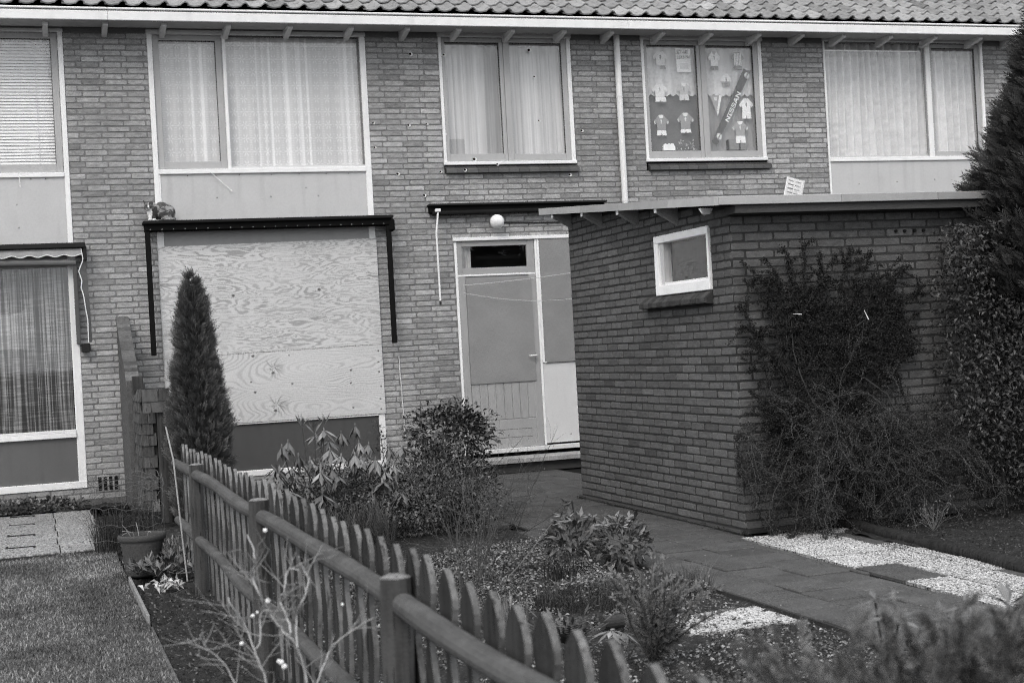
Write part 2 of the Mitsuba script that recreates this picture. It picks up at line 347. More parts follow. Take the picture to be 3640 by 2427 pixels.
for i, (a, b) in enumerate(SPAN):
    m = B(); L = 4.5
    m.add([[a, RX0 + .03, RZ0 - .045], [b, RX0 + .03, RZ0 - .045], [b, RX0 + L * cp, RZ0 - .045 + L * sp_], [a, RX0 + L * cp, RZ0 - .045 + L * sp_],
           [a, RX0 + .03, RZ0 - .07], [b, RX0 + .03, RZ0 - .07], [b, RX0 + L * cp, RZ0 - .07 + L * sp_], [a, RX0 + L * cp, RZ0 - .07 + L * sp_]], BOXF, .05)
    ROOF.append(put('roof', m, 'matte', HOUSE[i]))
TP = 0.2085
def tile_profile():
    u = np.linspace(0, 1, 11); x = u * (TP + .022)
    z = np.where(u < .62, .012 * (np.cos(u / .62 * 2 * np.pi) * .5 + .5) - .006, 0.006 + .036 * np.sin((u - .62) / .38 * np.pi) ** 1.0)
    return x, z
tx, tz = tile_profile()
GA = 0.335
rest = {0: B(), 1: B(), 2: B()}
for r in range(6):
    for c in range(-4, 62):
        x = 0.07 + c * TP + random.uniform(-.003, .003)
        i = 0 if x + TP / 2 < XL else 1 if x + TP / 2 < XM else 2
        l0, l1 = r * GA + random.uniform(-.006, .006), r * GA + GA + .07
        lift0, lift1 = .030 + random.uniform(-.003, .004), .004
        def row(l, lift, dz): return np.column_stack([x + tx, RX0 + l * cp - (tz + lift + dz) * sp_, RZ0 + l * sp_ + (tz + lift + dz) * cp])
        v = np.vstack([row(l0, lift0, 0), row(l1, lift1, 0), row(l0, lift0, -.014), row(l1, lift1, -.014)])
        n = len(tx); f = []
        for k in range(n - 1):
            f += [[k, k + 1, n + k + 1, n + k], [2 * n + k + 1, 2 * n + k, 3 * n + k, 3 * n + k + 1], [2 * n + k, 2 * n + k + 1, k + 1, k]]
        f += [[2 * n, 0, n, 3 * n], [n - 1, 3 * n - 1, 4 * n - 1, 2 * n - 1]]
        t = .25 * math.exp(random.gauss(0, .13))
        f = np.array(f)
        if r < 4: put('roof_tile', (v, f), 'rooftile', ROOF[i], t)
        else: rest[i].add(v, f, t)
for i in rest:
    k = put('upper_tiles', rest[i], 'rooftile', ROOF[i]); labels[k] = {'kind': 'stuff'}

# ------------------------------------------------------------------ windows
WHITE, SASH, PANEL = .83, .41, .51
def frame(parent, name, x0, x1, z0, z1, wl, wr, wt, wb, y0, y1, tone, c=.004):
    m = B()
    m.box(x0, x0 + wl, y0, y1, z0, z1, tone, c); m.box(x1 - wr, x1, y0, y1, z0, z1, tone, c)
    m.box(x0 + wl, x1 - wr, y0 + .001, y1, z1 - wt, z1, tone, c); m.box(x0 + wl, x1 - wr, y0 + .001, y1, z0, z0 + wb, tone, c)
    return put(name, m, 'paint', parent)
def pane(parent, x0, x1, z0, z1, y):
    return put('pane', (np.array([[x0, y, z0], [x1, y, z0], [x1, y, z1], [x0, y, z1]], float), np.array([[0, 1, 2], [0, 2, 3]])), 'pane_glass', parent)
def cloth(name, parent, x0, x1, z0, z1, y, bsdf, tone, amp=.012, wl=.11, scallop=0, seed=0, label=None):
    nx, nz = int((x1 - x0) / .008) + 2, 14
    xs, zs = np.linspace(x0, x1, nx), np.linspace(0, 1, nz)
    X, Z = np.meshgrid(xs, zs)
    zb = z0 - scallop * np.abs(np.sin(X * 38)) if scallop else z0
    ZZ = zb + (z1 - zb) * Z
    ph = meshkit.noise(np.stack([X * 4, ZZ * .4, np.full_like(X, seed)], -1)) * 5
    Y = y + amp * np.sin(X * 2 * np.pi / wl + ph) + .006 * (meshkit.noise(np.stack([X * 30, ZZ * .8, np.full_like(X, seed + 3.)], -1)) - .5)
    v = np.stack([X, Y, ZZ], -1).reshape(-1, 3)
    i, j = np.meshgrid(np.arange(nz - 1), np.arange(nx - 1), indexing='ij'); q = np.stack([i * nx + j, i * nx + j + 1, (i + 1) * nx + j + 1, (i + 1) * nx + j], -1).reshape(-1, 4)
    b = B(); b.add(v, q, tone); return put(name, b, bsdf, parent, smooth=True, label=label)
def sash(win, x0, x1, z0, z1, wl, wr, wt, wb, y=.024):
    k = frame(win, 'sash', x0, x1, z0, z1, wl, wr, wt, wb, y, y + .05, SASH)
    pane(win, x0 + wl, x1 - wr, z0 + wb, z1 - wt, y + .026)
    m = B(); g = .006   # dark rebate line round the glass
    a, b, c, d = x0 + wl, x1 - wr, z0 + wb, z1 - wt
    m.box(a, b, y + .010, y + .024, d - g, d + .001, .05); m.box(b - g, b + .001, y + .010, y + .024, c, d - g, .08)
    put('glazing_bead', m, 'matte', win)
    return k
def header(H, x0, x1, zc0, zc1):
    bx('header_board', H, x0 + .002, x1 - .002, .004, .03, zc1, 5.021, .36)
    bx('head_casing', H, x0 - .006, x1 + .004, -.022, .05, zc0, zc1, .70)

# upstairs left: blind
H = HOUSE[0]
header(H, -1.7, .489, 4.953, 4.985)
m = B(); m.box(.437, .489, -.006, .09, 2.70, 4.953, WHITE, .004); m.box(-1.7, .437, -.014, .09, 3.437, 3.485, WHITE, .004); put('window_frame', m, 'paint', H)
sash(H, -1.7, .434, 3.488, 4.948, .08, .068, .062, .09)
bx('panel', H, -1.7, .437, .010, .03, 2.68, 3.437, PANEL)
bl = bx('blind', H, -1.66, .366, .095, .12, 4.875, 4.90, .7)
nsl = 39
for k in range(nsl):
    z = 3.585 + k * (4.872 - 3.585) / nsl
    wob = .004 * math.sin(k * 1.7) if k < 9 else .001
    v = np.array([[-1.66, .100, z + wob * random.uniform(-1, 1)], [.364, .100, z + wob * random.uniform(-1, 1)], [.364, .113, z + .030], [-1.66, .113, z + .030]])
    b = B(); n = 12; xs = np.linspace(-1.66, .364, n)
    wv = wob * np.sin(xs * 9 + k) if k < 9 else 0 * xs
    lo = np.column_stack([xs, np.full(n, .096), z + wv]); mi_ = np.column_stack([xs, np.full(n, .103), z + .016 + wv]); hi = np.column_stack([xs, np.full(n, .116), z + .0335 + wv])
    vv = np.vstack([lo, mi_, hi]); q = [[r * n + i, r * n + i + 1, (r + 1) * n + i + 1, (r + 1) * n + i] for r in (0, 1) for i in range(n - 1)]
    b.add(vv, np.array(q), .80); put('slat', b, 'paint', bl)
m = B()
for x in (-1.1, -.35, .2): m.box(x, x + .004, .09, .094, 3.58, 4.87, .65)
put('ladder_cord', m, 'matte', bl)
b = B(); b.tube([[-.015, -.02, 3.462], [-.012, -.026, 3.44], [-.008, -.022, 3.335]], .0035, .8); put('stay_hook', b, 'paint', H)

# downstairs left: woven curtain under a rolled-up awning
m = B(); m.box(.42, .502, -.006, .09, .192, 2.66, WHITE, .004); m.box(-1.7, .42, -.030, .09, .722, .772, WHITE, .004); m.box(-1.7, .42, -.012, .06, .774, .803, .72, .003)
m.box(-1.7, .42, -.006, .06, 2.50, 2.66, .35); m.box(-1.7, .502, -.012, .09, .190 - .002, .262, WHITE, .004); put('window_frame', m, 'paint', H)
part(bx('panel', H, -1.7, .42, .010, .03, .262, .722, .115), 'dark lower panel under the woven curtain')
pane(H, -1.7, .42, .803, 2.50, .045)
cloth('curtain', H, -1.7, .47, .75, 2.6, .13, 'weave', .37, .006, .2, label='loosely woven streaky curtain')
m = B(); m.box(-1.7, XL - .002, .0, .008, .0, .062, .12); put('plinth', m, 'matte', H)
m = B()
for k in range(4): m.box(.612 + k * .055, .645 + k * .055, -.006, .007, .15, .29, .015)
put('vent', m, 'matte', H)
aw = thing('awning', 'rolled up awning with a scalloped white edged valance over the left ground floor window', 'awning')
put('casing', B().box(-1.7, .60, -.19, -.002, 2.683, 2.735, .03, .006).box(.575, .612, -.17, -.002, 2.55, 2.70, .03, .004), 'matte', aw)
n = 90; xs = np.linspace(-1.7, .56, n)
zb = 2.602 + .011 * np.cos((xs - .214) / .1705 * 2 * np.pi); yb = -.175 - .008 * np.sin(xs * 30)
top = np.column_stack([xs, np.full(n, -.150), np.full(n, 2.677)]); mid = np.column_stack([xs, yb * .5 - .083, (zb + 2.677) / 2]); low = np.column_stack([xs, yb, zb])
q = np.array([[r * n + i, r * n + i + 1, (r + 1) * n + i + 1, (r + 1) * n + i] for r in (0, 1) for i in range(n - 1)])
put('valance', B().add(np.vstack([top, mid, low]), q, .30), 'matte', aw, smooth=True)
put('piping', B().tube(low + [0, -.002, 0], .0045, .8, 5), 'paint', aw, label='white piping along the scalloped valance')
put('roller', B().tube([[-1.7, -.12, 2.585], [.50, -.12, 2.535]], [.045, .03], .17, 10).box(.47, .51, -.12, -.004, 1.69, 2.54, .10, .004).box(.515, .60, -.1, -.002, 1.602, 1.69, .03, .004), 'matte', aw)
sx = [.560, .585, .600, .608, .612, .612]; szz = [2.674, 2.56, 2.35, 2.1, 1.85, 1.70]
ex = [.558, .573, .522, .553, .535, .559, .572, .588, .584]; ez = [2.66, 2.555, 2.44, 2.323, 2.279, 2.189, 2.05, 1.928, 1.70]
zz = np.linspace(2.67, 1.70, 30); xo = np.interp(-zz, -np.array(szz), sx); xi = np.interp(-zz, -np.array(ez), ex)
Lf = np.column_stack([xi, np.full(30, -.165), zz]); Rf = np.column_stack([xo + .01, np.full(30, -.12), zz])
q = np.array([[i, i + 1, 30 + i + 1, 30 + i] for i in range(29)])
put('folded_fabric', B().add(np.vstack([Lf, Rf]), q, .14), 'matte', aw, smooth=True)
put('piping', B().tube(Lf + [0, -.003, 0], .005, .85, 5), 'paint', aw)

# upstairs second: lace curtain
H = HOUSE[1]
header(H, 1.345, 3.714, 4.945, 4.99)
m = B(); m.box(1.346, 1.400, -.006, .09, 2.68, 4.945, WHITE, .004); m.box(3.648, 3.714, -.006, .09, 2.68, 4.945, WHITE, .004)
m.box(1.400, 3.648, -.016, .09, 3.448, 3.500, WHITE, .004); m.box(2.135, 2.172, -.002, .09, 3.500, 4.945, WHITE, .004); m.box(2.172, 3.648, .012, .06, 3.500, 3.524, .62, .003)
m.box(1.400, 1.415, .0, .06, 2.68, 3.448, WHITE, .002)
put('window_frame', m, 'paint', H)
sash(H, 1.402, 2.133, 3.506, 4.940, .067, .068, .055, .078)
pane(H, 2.172, 3.648, 3.524, 4.945, .045)
put('glazing_bead', B().box(2.172, 3.648, .02, .04, 4.930, 4.944, .1).box(3.63, 3.648, .02, .04, 3.524, 4.93, .2), 'matte', H)
cloth('net_curtain', H, 1.40, 3.66, 3.49, 4.97, .12, 'lace', .70, .007, .17, seed=2, label='patterned lace curtain across the wide upstairs window')
bx('panel', H, 1.415, 3.648, .010, .03, 2.86, 3.448, PANEL)
b = B(); b.tube([[1.93, -.02, 3.468], [1.95, -.03, 3.452], [2.15, -.02, 3.262]], .004, .8).tube([[2.15, -.02, 3.272], [2.156, -.02, 3.25]], .008, .8); put('stay_hook', b, 'paint', H)
def screws(H, pts, tone=.05):
    b = B()
    for x, z in pts: b.tube([[x, .009, z], [x, .004, z]], .006, tone, 6)
    put('screw_head', b, 'matte', H)
screws(H, [(1.7, 3.43), (2.0, 3.43), (2.25, 3.43), (2.6, 3.43), (2.9, 3.43), (3.2, 3.43), (3.45, 3.43), (2.0, 3.19), (2.58, 3.19), (3.1, 3.19), (2.97, 3.28)])
screws(HOUSE[0], [(.1, 3.42), (-.05, 3.16), (-.04, 2.92), (.25, 3.42)])

# boarded window downstairs
m = B(); m.box(1.346, 1.416, -.004, .09, .17, 2.86, WHITE, .004); m.box(3.646, 3.716, -.004, .09, .17, 2.86, WHITE, .004); m.box(1.416, 3.646, -.014, .06, .735, .750, WHITE, .003)
m.box(1.416, 3.646, -.014, .09, .172, .236, .84, .004); put('window_frame', m, 'paint', H)
bx('panel', H, 1.416, 3.646, .012, .03, 2.6, 2.86, .30)
part(bx('panel', H, 1.416, 3.646, .012, .03, .236, .735, .075), 'dark panel below the plywood')
def board(pts, y0, y1):
    v, f = poly_prism(pts, y0, y1); return v, f
part(put('plywood_sheet', board([(1.352, 1.4895), (3.716, 1.5262), (3.718, 2.702), (1.350, 2.674)], -.026, -.008), 'plywood', H, .6), 'upper plywood sheet with flowing grain')
part(put('plywood_sheet', board([(1.352, .752), (3.722, .757), (3.716, 1.5225), (1.352, 1.4855)], -.022, -.006), 'plywood', H, .6), 'lower plywood sheet with dark knots')
aw = thing('awning', 'black awning box with two drop arms over the boarded window, the cat on its end', 'awning')
put('casing', B().box(1.197, 3.882, -.22, -.002, 2.905, 2.938, .02, .005).box(1.215, 3.86, -.185, -.004, 2.835, 2.905, .009, .004), 'matte', aw)
put('end_cap', B().box(3.835, 3.90, -.20, -.003, 2.76, 2.90, .010, .02), 'matte', aw)
for x in (1.210, 3.807):
    put('drop_arm', B().box(x, x + .054, -.17, -.13, 1.527, 2.836, .012, .005), 'matte', aw)
for k in range(22):
    x = 1.265 + k * .1195
    put('rivet', B().tube([[x, -.184, 2.847], [x, -.190, 2.847]], .0048, .55, 6), 'paint', aw)

# upstairs third
def double_window(H, x0, xm, x1, z0, z1):
    header(H, x0, x1, 4.962, 5.008)
    m = B(); m.box(x0 + .003, x0 + .040, .004, .09, z0, 4.962, WHITE, .004); m.box(x1 - .053, x1 - .003, .004, .09, z0, 4.962, WHITE, .004)
    m.box(x0 - .004, x1 + .002, -.012, .09, z0 - .0, z0 + .038, WHITE, .004); put('window_frame', m, 'paint', H)
    sash(H, x0 + .042, xm - .001, z0 + .044, 4.955, .040, .046, .050, .083, .018)
    sash(H, xm + .003, x1 - .055, z0 + .044, 4.957, .076, .062, .050, .076, .016)
double_window(H, 4.556, 5.330, 6.160, 3.505, 4.962)
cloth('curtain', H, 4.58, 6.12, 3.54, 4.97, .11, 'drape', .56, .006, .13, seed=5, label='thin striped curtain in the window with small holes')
def brick_sill(H, x0, x1):
    n = 13; w = (x1 - x0) / n
    sl = put('sill', B().box(x0, x1, -.03, .0, 3.412, 3.47, .05), 'matte', H)
    for k in range(n):
        a, b = x0 + k * w + .002, x0 + (k + 1) * w - .002
        v = np.array([[a, -.06, 3.410], [b, -.06, 3.410], [b, .02, 3.410], [a, .02, 3.410], [a, -.06, 3.448], [b, -.06, 3.448], [b, .02, 3.492], [a, .02, 3.492]])
        put('sill_tile', (v, BOXF), 'gloss', sl, .075 * random.uniform(.75, 1.25))
brick_sill(H, 4.565, 6.172)
H = HOUSE[2]
double_window(H, 7.046, 7.820, 8.646, 3.512, 4.975)
brick_sill(H, 7.064, 8.672)
cloth('net_curtain', H, 7.05, 7.81, 4.335, 4.97, .105, 'netlace', .62, .006, .1, .028, 3, 'lace half curtain behind the left sash of the kits window')
cloth('net_curtain', H, 7.83, 8.64, 4.335, 4.97, .105, 'netlace', .62, .006, .1, .028, 4, 'lace half curtain behind the right sash of the kits window')
bx('backing_cloth', H, 7.05, 7.82, .135, .15, 3.53, 4.6, .12, 'matte')
cloth('curtain', H, 7.82, 8.64, 3.53, 4.6, .14, 'pleat', .34, .006, .11, seed=8)

# upstairs right
header(H, 9.488, 11.817, 4.975, 5.014)
m = B(); m.box(9.490, 9.516, -.002, .09, 2.4, 4.975, WHITE, .004); m.box(11.77, 11.812, -.002, .09, 2.4, 4.975, WHITE, .004); m.box(9.516, 11.77, -.012, .09, 3.482, 3.532, WHITE, .004)
m.box(10.955, 11.025, .002, .09, 3.532, 4.975, WHITE, .004); put('window_frame', m, 'paint', H)
sash(H, 11.030, 11.768, 3.536, 4.962, .036, .066, .05, .06)
pane(H, 9.516, 10.955, 3.532, 4.975, .045)
put('glazing_bead', B().box(9.516, 10.955, .02, .04, 4.955, 4.974, .18).box(10.935, 10.955, .02, .04, 3.532, 4.955, .25).box(9.516, 10.955, .02, .042, 3.532, 3.552, .5), 'paint', H)
cloth('curtain', H, 9.50, 11.79, 3.5, 4.975, .13, 'pleat', .72, .034, .105, seed=9, label='pleated curtain in the wide right window')
m = B(); m.box(9.53, 10.93, .09, .10, 4.872, 4.885, .85); 
for x in (9.53, 9.85, 10.40, 10.915): m.box(x, x + .015, .09, .10, 4.885, 4.955, .85)
put('curtain_rail', m, 'paint', H)
bx('panel', H, 9.516, 11.77, .012, .03, .2, 3.482, PANEL)
screws(H, [(9.9, 3.2), (10.45, 3.22), (11.0, 3.24)])

# downpipe
H = HOUSE[2]
b = B(); b.tube([[6.717, -.06, 5.03], [6.717, -.06, 1.2]], .036, .78, 14)
for z in (4.27, 3.05): b.tube([[6.717, -.06, z + .008], [6.717, -.06, z - .008]], .0405, .70, 14)
put('downpipe', b, 'paint', H, smooth=True)

# pits with chipped rims in the middle house front
for (x, z), r in zip([(4.225, 4.758), (4.622, 4.757), (5.646, 4.822), (5.694, 4.517), (5.721, 4.008), (6.237, 3.886), (6.039, 3.369), (4.163, 3.958), (4.373, 3.970), (4.575, 3.861), (3.757, 3.985), (3.759, 3.713),
                      (4.916, 3.571), (5.180, 3.507), (4.777, 3.440), (4.506, 3.431), (4.005, 3.414), (4.298, 3.167)],
                     [17, 13, 18, 12, 12, 15, 15, 13, 11, 19, 12, 12, 19, 13, 15, 10, 16, 15]):
    r = r * .00085
    y = {True: -.0075}.get(not (4.56 < x < 6.16 and z > 3.5), .012)
    if z < 3.5 and x > 4.56 and x < 6.16: y = -.062
    if abs(z - 3.507) < .02: y = -.0125
    g = np.arange(12) * 2 * np.pi / 12; jit = 1 + .25 * RNG.random(12)
    ring = np.column_stack([x + .007 + r * 1.45 * jit * np.cos(g), np.full(12, y - .0015), z - .003 + r * 1.25 * jit * np.sin(g)])
    hole = np.column_stack([x + r * np.cos(g), np.full(12, y - .003), z + r * np.sin(g)])
    b = B(); b.add(np.vstack([ring, [[x + .007, y - .0025, z]]]), np.array([[i, (i + 1) % 12, 12] for i in range(12)]), .72)
    b.add(np.vstack([hole, [[x, y - .0032, z]]]), np.array([[i, (i + 1) % 12, 12] for i in range(12)]), .006)
    put('pit', b, 'matte', HOUSE[1])

# ------------------------------------------------------------------ back door with side panel
H = HOUSE[1]
m = B(); m.box(4.606, 6.36, -.022, .07, 2.640, 2.680, WHITE, .004); m.box(4.618, 4.650, .004, .09, .21, 2.640, WHITE, .004); m.box(4.650, 5.575, .004, .09, 2.237, 2.257, WHITE, .003)
m.box(5.582, 5.608, .0, .09, .27, 2.640, WHITE, .003); m.box(5.611, 5.634, -.006, .09, 1.215, 2.640, WHITE, .003); m.box(5.634, 5.655, -.014, .05, 1.208, 1.222, WHITE, .002)
m.box(4.66, 6.36, -.03, .09, .212, .262, .62, .004); put('door_frame', m, 'paint', H)
part(bx('side_board', H, 5.636, 6.36, -.010, .004, 1.21, 2.638, .25, 'matte'), 'dark hardboard covering the side light')
bx('side_board_joint', H, 5.636, 6.36, -.0125, -.010, 1.930, 1.936, .12, 'matte', 0)
part(bx('side_panel', H, 5.61, 6.36, .012, .03, .285, 1.208, .62), 'pale panel right of the back door')
m = B(); m.box(4.652, 4.710, .012, .05, 2.258, 2.638, SASH * .8, .003); m.box(5.488, 5.576, .012, .05, 2.258, 2.638, SASH * .8, .003); m.box(4.710, 5.488, .013, .05, 2.577, 2.638, SASH * .8, .003); m.box(4.710, 5.488, .013, .05, 2.258, 2.333, SASH * .8, .003)
put('transom_sash', m, 'paint', H); pane(H, 4.710, 5.488, 2.333, 2.577, .036)
cloth('transom_curtain', H, 4.70, 4.83, 2.3, 2.6, .08, 'pleat', .5, .008, .05)
D = put('door', B().box(4.652, 4.735, .006, .05, .265, 2.236, .35, .003).box(5.495, 5.580, .006, .05, .265, 2.236, .35, .003).box(4.735, 5.495, .007, .05, .265, .590, .35, .003).box(4.735, 5.495, .02, .05, .59, 2.236, .28), 'paint', H)
for k in range(8):
    a = 4.742 + k * .0955
    put('board', boxm(a, a + .0925, .010, .02, .594, 1.05, .003), 'paint', D, .35)
for z in (.38, .472): put('groove', boxm(4.80, 5.44, .0055, .0068, z, z + .005, 0), 'matte', D, .08)
part(put('hardboard_cover', boxm(4.735, 5.520, -.004, .006, 1.012, 2.20, .001), 'matte', D, .26), 'hardboard sheet covering the door glass')
b = B(); b.box(5.508, 5.528, -.004, .004, 1.205, 1.345, .18, .003); b.tube([[5.518, -.004, 1.305], [5.518, -.045, 1.305]], .008, .6, 8).tube([[5.525, -.045, 1.305], [5.47, -.048, 1.302], [5.430, -.042, 1.303]], [.008, .009, .006], .75, 8)
put('door_handle', b, 'paint', D)
st = thing('doorstep', 'worn concrete step below the back door', 'step')
def rough_slab(x0, x1, y0, y1, z0, z1, tone, amp=.006):
    nx = 40; b = B(); xs = np.linspace(x0, x1, nx); n1 = RNG.random(nx) * amp; n2 = RNG.random(nx) * amp
    f0 = np.column_stack([xs, y0 + n1, np.full(nx, z0)]); f1 = np.column_stack([xs, y0 + n1 * .5, z1 - .008 - n2]); f2 = np.column_stack([xs, y0 + .01 + n2, z1 - n1 * .5]); f3 = np.column_stack([xs, np.full(nx, y1), np.full(nx, z1)])
    v = np.vstack([f0, f1, f2, f3]); q = np.array([[r * nx + i, r * nx + i + 1, (r + 1) * nx + i + 1, (r + 1) * nx + i] for r in range(3) for i in range(nx - 1)])
    return b.add(v, q, tone)
b = rough_slab(4.45, 6.3, -.32, 0.0, .112, .17, .30)
put('tread', b, 'paver', st); put('riser', rough_slab(4.46, 6.3, -.26, 0.0, 0.0, .114, .06), 'matte', st)

aw = thing('awning', 'narrow dark awning case above the back door', 'awning')
put('case', B().box(4.322, 6.46, -.14, -.002, 3.035, 3.058, .03, .004).box(4.335, 6.44, -.10, -.004, 2.955, 3.035, .010, .01), 'matte', aw)
put('roller', B().tube([[4.36, -.085, 2.955], [6.43, -.085, 2.975]], .028, .02, 10), 'matte', aw)
b = B(); b.box(4.375, 4.432, -.20, -.15, 2.962, 2.996, .85, .004); put('bracket', b, 'paint', aw)
put('drop_rod', B().tube([[4.405, -.175, 2.965], [4.368, -.19, 2.73], [4.372, -.19, 1.97]], .0105, .82, 8), 'paint', aw)
put('rod_end', B().tube([[4.372, -.19, 1.97], [4.372, -.19, 1.925]], .013, .04, 8), 'matte', aw)
lp = thing('wall_lamp', 'white globe wall lamp above the back door', 'lamp')
import trimesh
s_ = trimesh.creation.icosphere(3, .081); put('globe', (np.array(s_.vertices) + [5.114, -.10, 2.843], np.array(s_.faces)), 'paint', lp, .80, smooth=True)
put('base', B().tube([[5.114, -.03, 2.843], [5.114, .0, 2.843]], .045, .5, 12), 'paint', lp)
xs = np.linspace(5.18, 6.2, 24); put('cable', B().tube(np.column_stack([xs, np.full(24, -.012), 2.838 - .008 * np.sin((xs - 5.18) * 2.5) - .006 * (xs - 5.2)]), .009, .05, 6), 'matte', lp)
t = np.linspace(0, 1, 20)
for (zl, zr, sag, nm) in ((2.135, 2.23, .01, 'upper pale clothes line strung across the back door'), (2.05, 1.93, .05, 'lower slack clothes line strung across the back door')):
    put('clothes_line', B().tube(np.column_stack([4.68 + (6.0 - 4.68) * t, -.06 - .3 * t * 0, zl + (zr - zl) * t - sag * np.sin(np.pi * t)]), .003, .6, 4), 'matte', label=nm, cat='clothes line')
b = B(); zq = np.linspace(1.38, .40, 12); b.tube(np.column_stack([3.906 + (1.38 - zq) * .03 + .003 * np.sin(zq * 20), np.full(12, -.012), zq]), .0055, .62, 5)
put('wall_wire', b, 'matte', label='thin pale wire running down the bricks beside the plywood', cat='wire')

# ------------------------------------------------------------------ things in the window with the kits
YK = .075
def pr(name, pts, y, tone, parent, bsdf='matte', th=.003, **kw): return put(name, poly_prism(pts, y, y + th), bsdf, parent, tone, **kw)
def kit(x0, x1, ztop, zshirt, zshort, shirt, shorts, collar, label, sx0=None, sx1=None, emblem=None, stripes=False, cuffs=None):
    k = thing('toy_football_kit', label, 'toy kit', 'small football kits hung in the window')
    w = x1 - x0; xc = (x0 + x1) / 2; bw = w * .30
    body = [(xc - w * .17, ztop), (xc - w * .08, ztop - .012), (xc + w * .08, ztop - .012), (xc + w * .17, ztop), (x1 - w * .06, ztop - .055), (x1, ztop - .085), (x1 - w * .12, ztop - .105), (xc + bw, ztop - .08),
            (xc + bw * .95, zshirt), (xc - bw * .95, zshirt), (xc - bw, ztop - .08), (x0 + w * .12, ztop - .105), (x0, ztop - .085), (x0 + w * .06, ztop - .055)]
    pr('shirt', body, YK, shirt, k)
    a, b = (xc - bw, xc + bw) if sx0 is None else (sx0, sx1); c = (a + b) / 2
    pr('shorts', [(a, zshirt - .001), (b, zshirt - .001), (b + .006, zshort), (c + .008, zshort), (c, zshirt - .022), (c - .008, zshort), (a - .006, zshort)], YK + .001, shorts, k)
    if collar: pr('collar', [(xc - w * .17, ztop + .003), (xc + w * .17, ztop + .003), (xc + w * .12, ztop - .03), (xc, ztop - .042), (xc - w * .12, ztop - .03)], YK - .003, collar, k)
    if cuffs:
        for sgn in (-1, 1): pr('cuff', [(xc + sgn * w * .5, ztop - .085), (xc + sgn * w * .46, ztop - .062), (xc + sgn * w * .40, ztop - .10), (xc + sgn * w * .42, ztop - .108)][::sgn], YK - .003, cuffs, k)
    if emblem: pr('emblem', [(xc + p * w, ztop - q) for p, q in ((-.05, .06), (0, .045), (.05, .06), (.03, .10), (-.02, .10))], YK - .003, emblem, k)
    if stripes:
        for s2 in (-.24, -.12, 0, .12, .24): pr('stripe', [(xc + s2 * w - .007, ztop - .02), (xc + s2 * w + .007, ztop - .02), (xc + s2 * w + .007, zshirt + .004), (xc + s2 * w - .007, zshirt + .004)], YK - .003, .8, k)
    return k
kit(7.23, 7.425, 4.845, 4.672, 4.632, .62, .25, None, 'half pale half dark toy kit at the top left of the kits window', 7.33, 7.385, .2)
kit(7.195, 7.40, 4.455, 4.293, 4.237, .74, .80, None, 'pale toy kit with white shorts hung below the half dark one', 7.24, 7.37, .5)
kit(7.516, 7.708, 4.46, 4.326, 4.254, .48, .66, .75, 'greyish toy kit with pale shorts hung below the paper poster', None, None, .3)
kit(7.198, 7.391, 4.075, 3.895, 3.835, .27, .82, .80, 'mid grey toy kit with white collar, left of the lower pair', None, None, .7, False, .8)
kit(7.506, 7.719, 4.10, 3.908, 3.864, .29, .82, .80, 'mid grey toy kit with white collar, right of the lower pair', None, None, .78, False, .8)
kit(7.959, 8.116, 4.845, 4.671, 4.622, .80, .2, .45, 'white sleeveless toy kit with dark shorts at the top of the right sash', None, None, .3)
kit(8.265, 8.436, 4.846, 4.673, 4.625, .26, .22, None, 'striped toy kit at the top right of the kits window', None, None, None, True)
kit(8.11, 8.255, 4.575, 4.482, 4.43, .76, .3, .7, 'small white toy shirt with two dark marks in the lace of the right sash', None, None, .06)
kit(8.339, 8.529, 4.274, 4.112, 4.03, .82, .84, .70, 'white toy kit with a dark diamond, right of the diagonal banner', None, None, .2)
kit(8.232, 8.439, 3.996, 3.822, 3.735, .33, .84, .82, 'grey toy kit with white collar and white shorts at the bottom right', None, None, .7, False, .8)
p = thing('paper_poster', 'white paper poster lettered JET-ME 103.5 FM in the left sash', 'poster')
pr('sheet', [(7.529, 4.878), (7.722, 4.872), (7.722, 4.592), (7.537, 4.590)], YK, .82, p)
def text(parent, s, h, x, z, ang, tone, y, bold=True, name='lettering', width=None):
    tm = meshkit.text_mesh(s, h, .0012, bold); v = np.array(tm.vertices); v[:, 0] -= v[:, 0].min()
    if width: v[:, 0] *= width / v[:, 0].max()
    c, s2 = math.cos(ang), math.sin(ang)
    X = x + v[:, 0] * c - v[:, 1] * s2; Z = z + v[:, 0] * s2 + v[:, 1] * c
    f = np.array(tm.faces)
    return put(name, (np.stack([X, y - v[:, 2], Z], -1), f), 'matte', parent, tone)
text(p, 'JET-ME', .038, 7.538, 4.808, .06, .05, YK - .001, True, width=.155)
text(p, '103.5 FM', .034, 7.542, 4.752, .03, .05, YK - .001, True, width=.168)
m = B()
for k in range(3): m.box(7.538, 7.60 + .1 * (k == 0), YK - .001, YK + .0, 4.862 - k * .010, 4.865 - k * .010, .3)
m.box(7.575, 7.69, YK - .001, YK, 4.63, 4.70, .62); put('printed_block', m, 'matte', p)
bn = thing('banner', 'dark diagonal banner with pale capital letters across the right sash', 'banner')
pr('cloth', [(8.422, 4.640), (8.47, 4.612), (8.524, 4.619), (8.004, 3.704), (7.941, 3.748)], YK - .012, .075, bn)
ang = math.atan2(4.547 - 3.823, 8.447 - 8.059)
text(bn, 'NISSAN', .052, 8.176, 3.984, ang, .80, YK - .0135, True, width=.40)
